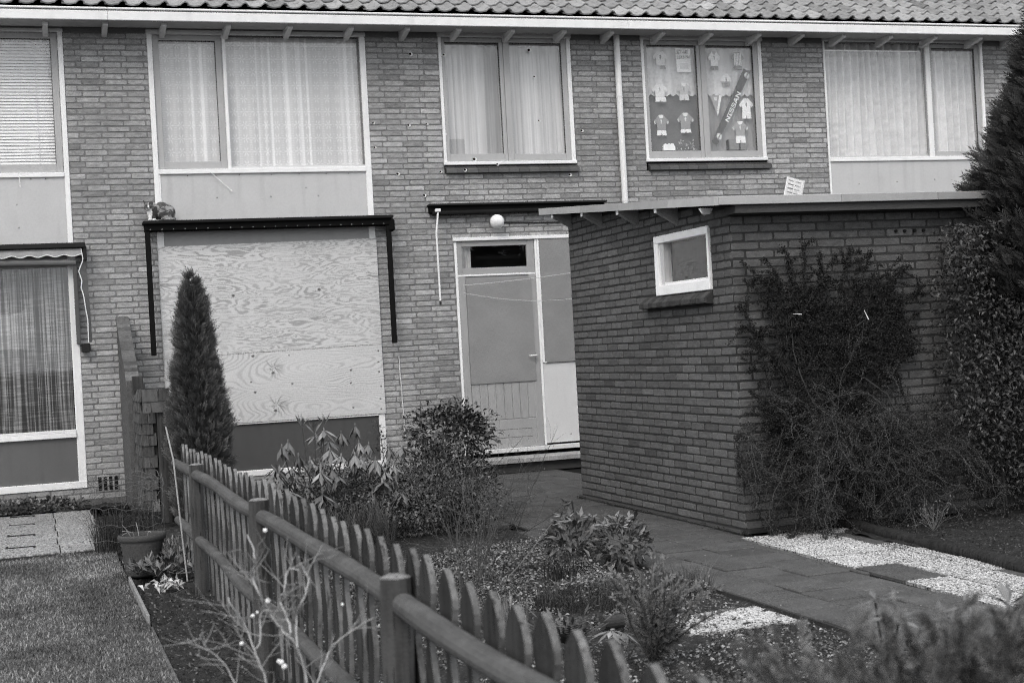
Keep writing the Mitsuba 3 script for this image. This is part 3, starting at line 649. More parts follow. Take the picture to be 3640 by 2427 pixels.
for (x, z) in ((8.458, 4.555), (8.042, 3.815)):
    g = np.linspace(0, 2 * np.pi, 20)[:-1]; ca, sa = math.cos(ang), math.sin(ang)
    pr('emblem', [(x + .034 * math.cos(q), z + .040 * math.sin(q)) for q in g], YK - .0145, .70, bn)
    pr('emblem_bar', [(x + u * ca - w * sa, z + u * sa + w * ca) for u, w in ((-.045, -.007), (.045, -.007), (.045, .007), (-.045, .007))], YK - .0165, .2, bn)
pn = thing('pennant', 'pointed pennant with a white stripe left of the diagonal banner', 'pennant')
pr('cloth', [(7.957, 4.312), (8.113, 4.317), (8.043, 4.062)], YK, .36, pn); pr('stripe', [(8.075, 4.316), (8.113, 4.317), (8.045, 4.066), (8.035, 4.09)], YK - .003, .8, pn)
pr('crest', [(8.0, 4.29), (8.05, 4.29), (8.04, 4.25), (8.01, 4.25)], YK - .003, .6, pn)
put('sill_basket', poly_prism([(7.303, 3.655), (7.457, 3.655), (7.455, 3.70), (7.44, 3.73), (7.415, 3.74), (7.40, 3.725), (7.38, 3.738), (7.36, 3.722), (7.34, 3.738), (7.318, 3.73), (7.305, 3.70)], .07, .10), 'paint', None, .85,
    label='small white scalloped holder standing on the window sill', cat='holder')
fl = thing('dried_flowers', 'row of small pale dried flowers on the sill of the kits window', 'flowers')
b = B(); b2 = B()
for k in range(26):
    x, z = random.uniform(7.48, 7.74), random.uniform(3.66, 3.78)
    b2.tube([[x + .01, .09, 3.648], [x, .085, z]], .0014, .12, 4)
    v, f = leaves(np.array([[x, .08, z]] * 3), unit(3) * [1, .3, 1], np.array([[0, -1, 0.]] * 3) + unit(3) * .2, .016, .012); b.add(v, f, random.choice((.75, .5, .2)))
put('stem', b2, 'leaf', fl); put('blossom', b, 'leaf', fl)
put('storage_box', B().box(8.158, 8.18, .08, .12, 3.655, 3.775, .02).box(8.18, 8.40, .085, .12, 3.655, 3.785, .20).box(8.31, 8.335, .083, .086, 3.655, 3.76, .03), 'matte', label='dark box behind the shorts at the bottom of the right sash', cat='box')

# ------------------------------------------------------------------ the cat
def cat():
    import manifold3d as m3
    c = np.array([1.375, -.12, 2.938])
    def S(x, y, z, r): return m3.Manifold.sphere(r, 20).translate((x, y, z))
    hull = lambda *s: m3.Manifold.batch_hull(list(s))
    body = hull(S(1.455, -.125, 3.030, .085), S(1.395, -.125, 3.055, .088), S(1.34, -.13, 3.03, .070), S(1.47, -.125, 2.995, .057)) + hull(S(1.345, -.135, 3.04, .062), S(1.275, -.15, 3.075, .042), S(1.29, -.15, 2.99, .040)) \
        + hull(S(1.46, -.165, 2.985, .045), S(1.41, -.175, 2.965, .028)) + hull(S(1.275, -.165, 2.99, .024), S(1.272, -.185, 2.952, .014)) + hull(S(1.31, -.165, 2.985, .026), S(1.315, -.19, 2.952, .014)) \
        + hull(S(1.272, -.19, 2.951, .0135), S(1.255, -.202, 2.949, .011)) + hull(S(1.315, -.19, 2.951, .0135), S(1.30, -.203, 2.949, .011)) \
        + hull(S(1.43, -.18, 2.953, .015), S(1.39, -.19, 2.95, .012)) + hull(S(1.52, -.16, 2.955, .017), S(1.49, -.195, 2.953, .015)) + hull(S(1.49, -.195, 2.953, .015), S(1.43, -.21, 2.952, .011))
    head = hull(S(1.262, -.165, 3.095, .043), S(1.258, -.172, 3.085, .043), S(1.264, -.150, 3.10, .042)) + hull(S(1.252, -.205, 3.073, .018), S(1.262, -.18, 3.075, .024))
    for ex, tip in ((1.235, 1.212), (1.290, 1.306)):
        head = head + hull(S(ex - .012, -.155, 3.118, .007), S(ex + .012, -.155, 3.120, .007), S(tip, -.15, 3.158, .003), S(ex, -.140, 3.118, .006))
    al = (body + head).refine_to_length(.009).to_mesh()
    tm = trimesh.Trimesh(al.vert_properties[:, :3], al.tri_verts, process=True)
    trimesh.smoothing.filter_taubin(tm, iterations=6)
    v = np.array(tm.vertices); x, y, z = v.T
    n1 = meshkit.fbm(v * 26, 3, 3); n2 = meshkit.fbm(v * 60, 2, 9)
    t = np.where(n1 > .53, .30, .09) * (.7 + .6 * n2)
    t = np.where((x < 1.35) & (x > 1.295) & (z < 3.09), .045, t)                        # dark shoulder patch
    t = np.where((x < 1.305) & (z < 3.055 - .6 * np.abs(x - 1.262)) & (z > 2.96) & (x < 1.30 - .2 * (3.05 - z)), .62, t)                # pale bib
    t = np.where((np.abs(x - 1.258) < .03) & (z < 3.080) & (z > 3.03) & (y < -.185), .62, t)                # muzzle
    t = np.where((np.abs(x - 1.257) < .006) & (z > 3.07) & (z < 3.10) & (y < -.19), .75, t)                # blaze
    t = np.where((z > 3.066) & (x < 1.312) & (np.abs(x - 1.257) >= .007), np.where(n2 > .55, .16, .07), t)
    t = np.where((z < 2.962) & (x < 1.33) & (y < -.17), .80, t)
    k = thing('cat', 'tortoiseshell and white cat crouching on the left end of the black awning', 'cat')
    b = B(); b.add(v, np.array(tm.faces), t); put('body', b, 'fur', k, smooth=True)
    for sx in (-.017, .019):
        e = trimesh.creation.icosphere(1, .0075); put('eye', (np.array(e.vertices) * [1, .5, .8] + [1.257 + sx, -.207, 3.090], np.array(e.faces)), 'gloss', k, .02, smooth=True)
    e = trimesh.creation.icosphere(1, .005); put('nose', (np.array(e.vertices) + [1.252, -.223, 3.075], np.array(e.faces)), 'gloss', k, .05, smooth=True)
cat()

# ------------------------------------------------------------------ the shed
SX, SF, SB = 4.75, -6.59, -3.34
SH = thing('brick_shed', 'dark brick shed with flat overhanging roof and one small white window', 'shed')
wtop = lambda y: 2.372 + 0.0835 * (y + 6.79) - .052
m = B()
def wallq(a, b, z0, z1f, z1g):
    m.add([[SX + .004, a, z0], [SX + .004, b, z0], [SX + .2, b, z0], [SX + .2, a, z0], [SX + .004, a, z1f], [SX + .004, b, z1g], [SX + .2, b, z1g], [SX + .2, a, z1f]], BOXF, .042)
wallq(SF + .005, -6.272, 0, wtop(SF), wtop(-6.272)); wallq(-6.272, -5.29, 0, 1.752, 1.752); wallq(-6.272, -5.29, 2.222, wtop(-6.272), wtop(-5.29)); wallq(-5.29, SB, 0, wtop(-5.29), wtop(SB))
m.box(SX + .2, 7.9, SF + .005, SF + .2, 0, 2.315, .05); m.box(7.7, 7.9, SF + .2, SB, 0, 2.4, .08); m.box(SX + .2, 7.7, SB - .2, SB, 0, 2.5, .08)
SW = put('wall', m, 'matte', SH)
left = lambda P: np.column_stack([SX - P[:, 1], SF + P[:, 0], P[:, 2]])
holes = [(-6.272 - SF - .002, -5.29 - SF + .012, 1.655, 2.225), (-6.30 - SF + .03, -5.06 - SF, 1.66, 1.735)]
far = lambda s, z: 99 if z + .05 > wtop(SF + s) + .0 else s
d = lay(0.0, SB - SF, 0.03, 2.6, left, holes, .114, lambda s: SW, far, bond=.5, var=.085, joint=.0068)
dl = sorted([x for x in d[SW] if x[0] < 90], key=lambda x: x[0])
front = lambda P: np.column_stack([SX + P[:, 0], SF - P[:, 1], P[:, 2]])
d = lay(0.004, 2.15, 0.03, 2.285, front, [], .118, lambda s: SW, lambda s, z: s, bond=.5, var=.08, joint=.007)
df = sorted(d[SW], key=lambda x: x[0] + (3 if x[0] > .4 and .1 < (x[1][0][:, 2].mean()) < 1.6 else 0))
put_bricks({SW: [(0, a[1], a[2]) for a in dl[:180]] + [(0, a[1], a[2]) for a in df[:120]] + [(9, a[1], a[2]) for a in dl[180:] + df[120:]]})
b = B(); b.tube([[SX - .02, SF + .02, .012], [SX - .02, SB, .012]], .02, .06, 6); put('plinth', b, 'matte', SH)
# roof
zt = lambda y: 2.372 + 0.0835 * (y + 6.79)
RF, RB, RL, RR = -6.79, -3.13, 4.55, 7.95
b = B(); b.add([[RL + .03, RF + .03, zt(RF) - .05], [RR, RF + .03, zt(RF) - .05], [RR, RB, zt(RB) - .05], [RL + .03, RB, zt(RB) - .05], [RL + .03, RF + .03, zt(RF) - .004], [RR, RF + .03, zt(RF) - .004], [RR, RB, zt(RB) - .004], [RL + .03, RB, zt(RB) - .004]], BOXF, .10)
RK = put('roof', b, 'matte', SH)
ys = [RF + .0, -6.0, -5.05, -4.2, RB]
for (a, c), tn in zip(zip(ys[:-1], ys[1:]), (.40, .33, .30, .34)):
    a2, c2 = a + .002, c - .002
    put('fascia_board', B().add([[RL, a2, zt(a2) - .056], [RL + .028, a2, zt(a2) - .056], [RL + .028, c2, zt(c2) - .056], [RL, c2, zt(c2) - .056], [RL, a2, zt(a2) + .004], [RL + .028, a2, zt(a2) + .004], [RL + .028, c2, zt(c2) + .004], [RL, c2, zt(c2) + .004]], BOXF, tn), 'paint', RK)
for a, c, tn, h in ((RL + .03, 5.55, .40, 0), (5.553, 6.35, .35, .0), (6.353, RR, .30, .002)):
    put('fascia_board', boxm(a, c, RF, RF + .028, zt(RF) - .053, zt(RF) + .006 - h, .003), 'paint', RK, tn)
b = B(); b.box(4.72, RR, RF + .03, SF - .001, 2.262, 2.315, .07); put('soffit', b, 'matte', RK)
for y in (-3.42, -4.166, -4.963, -5.719):
    z = zt(y) - .056
    b = B(); b.add([[4.578, y - .02, z - .03], [4.578, y + .02, z - .03], [4.76, y + .02, z - .135], [4.76, y - .02, z - .135], [4.578, y - .02, z], [4.578, y + .02, z], [4.76, y + .02, z], [4.76, y - .02, z]], BOXF, .26)
    rk = put('rafter_end', b, 'matte', RK); put('painted_tip', boxm(4.572, 4.578, y - .022, y + .022, z - .032, z - .001, .001), 'paint', rk, .80)
b = B(); b.add([[4.57, -6.53, 2.285], [4.60, -6.50, 2.272], [4.66, -6.50, 2.29], [4.63, -6.53, 2.28], [4.565, -6.53, 2.325], [4.565, -6.49, 2.325], [4.66, -6.49, 2.322], [4.66, -6.53, 2.322]], BOXF, .62); put('broken_rafter_end', b, 'paint', RK)
# shed window
w0, w1 = -6.268, -5.295
m = B()
m.box(SX - .02, SX + .08, w0, w1, 2.163, 2.221, .84, .004); m.box(SX - .02, SX + .08, w0, w1, 1.754, 1.832, .84, .004)
m.box(SX - .019, SX + .08, w0, w0 + .026, 1.832, 2.163, .84, .003); m.box(SX - .019, SX + .08, w1 - .075, w1, 1.832, 2.163, .84, .004)
wk = put('window', m, 'paint', SH)
put('inner_frame', B().box(SX + .0, SX + .07, w1 - .14, w1 - .075, 1.832, 2.163, .5, .003).box(SX, SX + .07, w0 + .026, w1 - .14, 1.832, 1.85, .75, .003), 'paint', wk)
put('pane', (np.array([[SX + .04, w0 + .02, 1.84], [SX + .04, w1 - .13, 1.84], [SX + .04, w1 - .13, 2.17], [SX + .04, w0 + .02, 2.17]]), np.array([[0, 1, 2], [0, 2, 3]])), 'pane_glass', wk)
put('blind', B().box(SX + .085, SX + .095, w0, w1, 1.75, 2.22, .02), 'timber', wk)
sl = put('sill', B().add([[SX - .05, -6.272, 1.655], [SX + .0, -6.272, 1.655], [SX + .0, -5.065, 1.655], [SX - .05, -5.065, 1.655], [SX - .05, -6.272, 1.70], [SX + .0, -6.272, 1.748], [SX + .0, -5.065, 1.748], [SX - .05, -5.065, 1.70]], BOXF, .05), 'matte', SH)
n = 14; wd = (6.27 - 5.065) / n
for k in range(n):
    a, c = -6.27 + k * wd + .002, -6.27 + (k + 1) * wd - .002; o = random.uniform(.058, .072)
    put('sill_brick', B().add([[SX - o, a, 1.662 + random.uniform(-.004, .004)], [SX - .048, a, 1.66], [SX - .048, c, 1.66], [SX - o, c, 1.662], [SX - o - .002, a, 1.698], [SX + .0, a, 1.752], [SX + .0, c, 1.752], [SX - o - .002, c, 1.698]], BOXF, .075 * random.uniform(.8, 1.2)), 'brickwork', sl)
for x in (6.104, 6.179, 6.265, 6.34): put('bolt', B().tube([[x, SF - .001, 2.113], [x, SF - .016, 2.113]], .012, .02, 8), 'matte', SH)
# crate on the shed roof
ck = thing('plastic_crate', 'white slotted plastic crate leaning on the shed roof', 'crate')
th = math.atan2(2.678 - 2.719, 6.271 - 6.124); ca, sa = math.cos(th), math.sin(th)
def loc(u, w, d): return [6.124 + u * ca + w * sa * .97, -5.0 + d, 2.719 + u * sa - w * ca]
def lbox(bb, u0, u1, w0_, w1_, d0, d1_, t):
    bb.add([loc(u0, w1_, d0), loc(u1, w1_, d0), loc(u1, w1_, d1_), loc(u0, w1_, d1_), loc(u0, w0_, d0), loc(u1, w0_, d0), loc(u1, w0_, d1_), loc(u0, w0_, d1_)], BOXF, t)
b = B(); lbox(b, 0, .016, 0, .24, 0, .012, .80); lbox(b, .137, .153, 0, .24, 0, .012, .80); lbox(b, .073, .083, .02, .24, .001, .011, .80)
lbox(b, .016, .137, 0, .022, 0, .012, .80); put('rim', b, 'paint', ck)
for k in range(6):
    b = B(); lbox(b, .016, .137, .030 + k * .034, .053 + k * .034, .001, .011, .78); put('slat', b, 'paint', ck)
b = B(); lbox(b, .153, .165, -.004, .24, .0, .12, .72); lbox(b, -.0, .153, -.002, .0, .012, .12, .7); put('side', b, 'paint', ck)

# ------------------------------------------------------------------ ground, paths, beds
def sheet(x0, x1, y0, y1, z, n=2):
    return np.array([[x0, y0, z], [x1, y0, z], [x1, y1, z], [x0, y1, z]], float), np.array([[0, 1, 2], [0, 2, 3]])
put('ground', sheet(-60, 60, -60, 60, -.09), 'soil', tone=.05, kind='structure')
def terrain(name, x0, x1, y0, y1, fn, bsdf, tone, st=.03, litter=.0):
    xs, ys = np.arange(x0, x1 + st / 2, st), np.arange(y0, y1 + st / 2, st)
    X, Y = np.meshgrid(xs, ys); Z = fn(X, Y); v = np.stack([X, Y, Z], -1).reshape(-1, 3); nx, ny = len(xs), len(ys)
    i, j = np.meshgrid(np.arange(ny - 1), np.arange(nx - 1), indexing='ij'); q = np.stack([i * nx + j, i * nx + j + 1, (i + 1) * nx + j + 1, (i + 1) * nx + j], -1).reshape(-1, 4)
    b = B(); b.add(v, q, tone, litter); return put(name, b, bsdf, smooth=True, kind='structure')
mn = lambda X, Y, k, o=3, s=0: meshkit.fbm(np.stack([X * k, Y * k, np.zeros_like(X)], -1), o, s)
lawn_z = lambda X, Y: -.012 + .03 * (mn(X, Y, 2.2, 3, 5) - .5)
terrain('lawn', -3.0, .56, -15.2, -4.12, lawn_z, 'soil', .085, .05)
bedl_z = lambda X, Y: -.055 + .06 * (mn(X, Y, 6, 4, 2)) + .065 * (mn(X, Y, 19, 3, 8) - .45)
terrain('left_bed', .57, 1.3, -15.2, -3.9, bedl_z, 'soil', .036, .014, .5)
bedr_z = lambda X, Y: -.06 + .055 * mn(X, Y, 3.5, 4, 4) + .03 * (mn(X, Y, 20, 3, 9) - .4) + .08 * np.exp(-((X - 2.75) ** 2 / .25 + (Y + 8.6) ** 2 / .18))
terrain('right_bed', .98, 3.605, -15.2, -.02, bedr_z, 'soil', .038, .024, .4)
terrain('hedge_bed', 5.30, 8.6, -13.5, -6.58, lambda X, Y: -.03 + .06 * mn(X, Y, 5, 4, 6), 'soil', .035, .04, .2)
terrain('back_bed', -1.7, 1.3, -.42, .0, lambda X, Y: -.02 + .05 * mn(X, Y, 9, 3, 3), 'soil', .04, .03, .1)
# lawn grass
def grass(name, n, gen, h, w, t0, t1, base, lean=.5, **kw):
    P = gen(n); n = len(P); a = RNG.random(n) * 2 * np.pi; hh = h * (.5 + RNG.random(n)); d = np.stack([np.cos(a), np.sin(a), np.zeros(n)], -1)
    s = np.stack([-np.sin(a), np.cos(a), np.zeros(n)], -1) * (w * (.6 + .8 * RNG.random(n)))[:, None]; ln = (lean * (RNG.random(n)) * hh)[:, None]
    v = np.stack([P - s, P + s, P + d * ln * .4 + [0, 0, 1] * (hh * .6)[:, None] - s * .7, P + d * ln * .4 + [0, 0, 1] * (hh * .6)[:, None] + s * .7, P + d * ln + [0, 0, 1] * (hh * (1 - .3 * RNG.random(n)))[:, None]], 1).reshape(-1, 3)
    f = (np.arange(n)[:, None, None] * 5 + np.array([[0, 1, 3], [0, 3, 2], [2, 3, 4]])[None]).reshape(-1, 3)
    b = B(); b.add(v, f, rep((t0 + (t1 - t0) * RNG.random(n) ** 1.5) * (.05 + 1.8 * meshkit.fbm(P * 3.1, 4, 3)), 5), rep(RNG.random(n), 5)); return put(name, b, 'dull_leaf', base, **kw)
def lawn_pts(n):
    y = -15.0 + 11.1 * RNG.random(n) ** .75; x = -1.6 + 2.17 * RNG.random(n); keep = (x < .56 - .02 * RNG.random(n)) & (y < -3.86 - .5 * mn(x, y, 5, 3, 3)) & (np.abs(x) < .5 + (16 + y) * .11)
    x, y = x[keep], y[keep]; return np.stack([x, y, lawn_z(x, y) - .004], -1)
k = grass('lawn_grass', 190000, lawn_pts, .019, .0020, .06, .39, None, 1.3, label='short worn lawn grass left of the flower bed', cat='grass', kind='stuff')
# left gravel slabs
put('terrace', sheet(-1.7, .52, -4.05, -.40, -.012), 'matte', tone=.03, kind='structure')
ys = [-.45, -1.05, -1.62, -2.2, -2.78, -3.32, -3.88]
xs = [-1.62, -1.02, -.44, .14, .50]
for r in range(6):
    o = (0, .012)[r % 2]
    for c in range(4):
        x0, x1 = xs[c] + o + .004, xs[c + 1] + o - .004
        z = random.uniform(-.003, .003)
        put('slab', boxm(x0, x1, ys[r + 1] + .004, ys[r] - .004, -.04, z, .004), 'gravel', 'terrace', .36 * random.uniform(.94, 1.06))
for k, y in enumerate((-.60, -1.45, -2.4, -3.33)):
    put('dark_gap', B().box(-.25, -.035, y - .018, y + .018, -.03, .006, .03).box(-.052, -.035, y - .10, y + .0, -.03, .0055, .03).box(-.268, -.25, y - .02, y + .11, -.03, .0055, .03), 'matte', 'terrace')
# timber edge of the lawn
b = B(); b.box(.545, .562, -7.55, -5.9, -.05, .035, .20, .003); b.box(.550, .566, -9.4, -7.7, -.06, -.005, .10, .003)
put('edging_board', b, 'timber', label='thin weathered edging board between lawn and dark bed', cat='edging')
# path
put('path', sheet(3.60, 8.0, -14.5, -.02, -.016), 'matte', tone=.02, kind='structure')
edge = lambda y: 4.628 - .045 * (-6.77 - y) if y < -6.65 else 4.735
P3 = .300
def pav(x0, x1, y0, y1, t=.085):
    if x1 - x0 < .03: return
    put('paver', boxm(x0 + .0055, x1 - .0055, y0 + .0055, y1 - .0055, -.05, random.uniform(-.006, .006), .006), 'paver', 'path', t * math.exp(random.gauss(0, .06)))
for c in range(4):
    x0 = 3.61 + c * P3
    y = -13.2 + (.15 if c % 2 else 0)
    while y < -.3:
        x1 = min(x0 + P3, edge(y + .15) - .004)
        pav(x0, x1, y, min(y + P3, -.27)); y += P3
for c in range(3):
    y = -3.25
    while y < -.4:
        pav(4.72 + c * P3, 4.72 + (c + 1) * P3, y, min(y + P3, -.27)); y += P3
pav(3.47, 3.605, -5.60, -5.30); pav(3.45, 3.605, -4.72, -4.42); 
b = B(); b.box(3.588, 3.606, -13.3, -5.62, -.08, -.002, .045); put('edge_strip', b, 'paver', 'path')
# mosaic of pale gravel slabs right of the path
put('side_paving', sheet(4.0, 5.62, -13.6, -6.60, -.018), 'matte', tone=.02, kind='structure')
def gs(u0, u1, y0, y1, pale=True):
    # u is measured from the slanted edge between path and slabs
    e0, e1 = 4.640 - .045 * (-6.77 - y0), 4.640 - .045 * (-6.77 - y1); g = .008; z = random.uniform(-.002, .003)
    v = np.array([[e0 + u0 + g, y0 + g, -.05], [e0 + u1 - g, y0 + g, -.05], [e1 + u1 - g, y1 - g, -.05], [e1 + u0 + g, y1 - g, -.05]])
    v = np.vstack([v, v + [0, 0, .05 + z]])
    put('slab', (v, BOXF), 'gravel' if pale else 'paver', 'side_paving', .42 * random.uniform(.92, 1.08) if pale else .085)
gs(0, .60, -7.30, -6.72); gs(0, .56, -7.835, -7.305); gs(.60, .87, -6.95, -6.72); gs(.565, .86, -7.60, -6.95, False); gs(.565, .86, -7.835, -7.605, False)
gs(0, .29, -8.32, -7.845); gs(.29, .60, -8.32, -7.845); gs(.60, .90, -8.32, -7.845)
gs(0, .29, -8.88, -8.325, False); gs(.29, .60, -8.88, -8.325); gs(.60, .90, -8.88, -8.325)
gs(0, .30, -9.45, -8.885); gs(.30, .60, -9.45, -8.885); gs(.60, .90, -9.30, -8.885, False); gs(.60, .90, -9.45, -9.305)
for r in range(6):
    y = -9.455 - r * .57
    for c in range(3): gs(c * .3, c * .3 + .3, y - .565, y, not (r % 2 == 1 and c == (r // 2) % 3))
OCT = np.array([[0, 0, .7], [1, 0, 0], [0, 1, 0], [-1, 0, 0], [0, -1, 0]]); OF = np.array([[0, 1, 2], [0, 2, 3], [0, 3, 4], [0, 4, 1]])
def pebbles(n, gen, parent, label=None):
    P = gen(n); n = len(P); a = RNG.random(n) * 6.28; c_, s_2 = np.cos(a), np.sin(a); rx, ry = .0045 + .0045 * RNG.random(n), .003 + .004 * RNG.random(n)
    v = OCT[None] * np.stack([rx, ry, .6 * ry], -1)[:, None]; v = np.stack([v[..., 0] * c_[:, None] - v[..., 1] * s_2[:, None], v[..., 0] * s_2[:, None] + v[..., 1] * c_[:, None], v[..., 2]], -1) + P[:, None]
    f = (np.arange(n)[:, None, None] * 5 + OF[None]).reshape(-1, 3); b = B(); b.add(v.reshape(-1, 3), f, rep(np.where(RNG.random(n) < .16, .07, .34 + .34 * RNG.random(n)), 5), .5)
    k_ = put('pebbles', b, 'dull_leaf', parent); labels[k_] = {'kind': 'stuff'}
def side_peb(n):
    y = -10.2 + 3.47 * RNG.random(n); u = .90 * RNG.random(n); x = 4.640 - .045 * (-6.77 - y) + u
    dark = ((u > .565) & (y > -7.6) & (y < -6.95)) | ((u < .29) & (y < -8.325) & (y > -8.88)) | ((u > .6) & (y < -8.885) & (y > -9.30)) | ((u > .88) & (y > -7.84))
    jt = (np.abs(y + 7.84) < .008) | (np.abs(y + 8.322) < .007) | (np.abs(y + 8.882) < .007) | (np.abs(y + 7.302) < .006) | ((np.abs(u - .6) < .007) & (y < -7.84)) | ((np.abs(u - .295) < .007) & (y < -7.84))
    k_ = ~dark & ~jt; return np.stack([x[k_], y[k_], np.full(k_.sum(), .002)], -1)
pebbles(24000, side_peb, 'side_paving')
pebbles(2600, lambda n: np.stack([2.975 + .59 * RNG.random(n), -9.475 + .47 * RNG.random(n), np.full(n, -.016)], -1), 'right_bed')
b = B(); n = 40; t = np.linspace(0, 1, n); px_ = np.interp(t, [0, .45, 1], [5.50, 5.26, 4.95]); py_ = np.interp(t, [0, .45, 1], [-6.62, -9.0, -11.6])
b.tube(np.column_stack([px_ + .006 * np.sin(t * 40), py_, .018 + .006 * np.sin(t * 23)]), .046 + .005 * np.sin(t * 50), .028, 10)
put('edging_log', b, 'timber', label='long dark log edging the bed right of the pale slabs', cat='log', smooth=True)
put('stepping_slab', boxm(2.97, 3.57, -9.48, -9.0, -.06, -.016, .005), 'gravel', None, .42, label='pale gravel stepping slab in the bed beside the path', cat='slab')
put('pipe_end', B().tube([[2.62, -9.20, .03], [2.74, -9.17, .025]], .034, .05, 14), 'matte', label='short black pipe end lying by the pale stepping slab', cat='pipe')

# ------------------------------------------------------------------ fence
FK = thing('picket_fence', 'dark wooden picket fence with round rails running towards the house', 'fence')
for y, r in ((-6.65, .043), (-9.32, .046), (-11.95, .047)):
    b = B(); zz_ = np.linspace(-.05, .79, 9); b.tube(np.column_stack([.945 + .004 * np.sin(zz_ * 9), y + .003 * np.cos(zz_ * 7), zz_]), r * (1 + .03 * np.sin(zz_ * 13)), .062, 14)
    v, f = lathe([(0, .800), (r * .6, .797), (r * .97, .789)], 14, (.945, y, 0)); b.add(v, f, .17); put('post', b, 'timber', FK)
def rail(y0, y1, z, r):
    n = 26; yy = np.linspace(y0, y1, n); b = B()
    b.tube(np.column_stack([.950 + .006 * np.sin(yy * 3.1), yy, z + .008 * np.sin(yy * 1.7 + 1)]), r * (1 + .05 * np.sin(yy * 5)), .10, 14); put('rail', b, 'railwood', FK, smooth=False)
for a, c in ((-6.69, -5.20), (-9.27, -6.60), (-11.90, -9.37), (-14.9, -12.0)):
    rail(a, c, .722, .033); rail(a, c, .315, .031)
pz = [.0, .06, .13, .20, .27, .33, .38, .42, .46, .50, .54, .58, .62, .66, .70, .735, .765, .79, .815, .835, .852, .86]
pw = [.100, .108, .096, .066, .044, .046, .070, .098, .118, .118, .094, .062, .042, .046, .080, .120, .144, .140, .114, .080, .034, .010]
y = -14.4; k = 0
while y < -5.15:
    ztop = random.uniform(-.014, .014); wv = random.uniform(.90, 1.08) * np.interp(y, [-11, -8], [.92, 1.0]); tl = random.uniform(-.012, .012); xo = .986 + random.uniform(-.003, .003)
    out = [(y + w / 2 * wv + tl * z, z + ztop * (z > .3)) for z, w in zip(pz, pw)] + [(y - w / 2 * wv + tl * z, z + ztop * (z > .3)) for z, w in zip(pz[::-1], pw[::-1])]
    v, f = poly_prism(out, 0, .017); v = np.column_stack([xo + .017 - v[:, 1], v[:, 0], v[:, 2]])
    nf = np.cross(v[f[:, 1]] - v[f[:, 0]], v[f[:, 2]] - v[f[:, 0]]); flat_ = np.abs(nf[:, 0]) > .9 * np.linalg.norm(nf, axis=1); pt = math.exp(random.gauss(0, .13)); pb = B()
    pb.add(v, f[flat_], .040 * pt).add(v, f[~flat_], .125 * pt)   # sawn edges are paler than the weathered faces
    put('picket', pb, 'timber', FK)
    y += np.interp(y, [-11, -9.5, -7.5, -6], [.188, .205, .222, .245]) + random.uniform(-.008, .008); k += 1

# ------------------------------------------------------------------ garden wall stub, shingle screen
GW = thing('garden_wall', 'short raked brick garden wall running out from the house front', 'wall')
b = B(); v, f = poly_prism([(0.0, 0), (-1.2, 0), (-1.2, 1.28), (0.0, 1.95)], 0, .118); b.add(np.column_stack([1.0 - v[:, 1], v[:, 0], v[:, 2]]), f, .11); put('core', b, 'brickwork', GW)
n = 22; dy, dz = 1.2 / n, .67 / n
for k in range(n):
    y0, y1 = -k * dy - .004, -(k + 1) * dy + .004; z0, z1 = 1.95 - k * dz, 1.95 - (k + 1) * dz; o = random.uniform(.004, .010)
    put('coping_brick', B().add([[.876, y1, z1 - .05], [1.006, y1, z1 - .05], [1.006, y0, z0 - .05], [.876, y0, z0 - .05], [.876, y1, z1 + o], [1.006, y1, z1 + o], [1.006, y0, z0 + o], [.876, y0, z0 + o]], BOXF, .11 * math.exp(random.gauss(0, .22))), 'brickwork', GW)
SK = thing('shingle_screen', 'dark garden screen clad in overlapping wooden shingles beside the conifer', 'screen')
put('post', B().tube([[1.115, -2.34, 0], [1.115, -2.34, 1.06]], .056, .045, 14), 'timber', SK)
put('post', B().box(.93, 1.03, -1.32, -1.22, 0, 1.33, .055, .006), 'timber', SK)
put('frame_board', B().box(.945, .965, -2.26, -1.30, .1, 1.19, .03).box(.95, 1.09, -2.27, -2.25, .1, 1.19, .03), 'timber', SK)
for r in range(11):
    z = .10 + r * .1; top = 1.17 + .0
    y = -2.26 + (r % 2) * .06
    while y < -1.34:
        zt_ = min(z + .112, 1.13 + .07 * max(0, min(1, (-1.6 - y) / .5)) + .02)
        if zt_ - z > .03:
            o = random.uniform(0, .007)
            put('shingle', B().add([[.915 - o, y + .004, z], [.94, y + .004, z], [.94, y + .116, z], [.915 - o, y + .116, z], [.932 - o * .5, y + .004, zt_], [.945, y + .004, zt_], [.945, y + .116, zt_], [.932 - o * .5, y + .116, zt_]], BOXF, .075 * math.exp(random.gauss(0, .16))), 'timber', SK)
        y += .121
    xs_ = [.935, 1.03] if r % 2 else [.935, .985, 1.055]
    if r >= 9: xs_ = [.935, 1.075, 1.18] if r % 2 == 0 else [.935, 1.01, 1.185]
    for a, c in zip(xs_[:-1], xs_[1:]):
        o = random.uniform(0, .008); yb_ = -2.285 if r < 9 else -2.405
        put('shingle', B().add([[a + .002, yb_ - .012 - o, z], [c - .002, yb_ - .012 - o, z], [c - .002, yb_ + .012, z], [a + .002, yb_ + .012, z], [a + .002, yb_ - o, z + .11], [c - .002, yb_ - o, z + .11], [c - .002, yb_ + .012, z + .11], [a + .002, yb_ + .012, z + .11]], BOXF, .085 * math.exp(random.gauss(0, .2))), 'timber', SK)

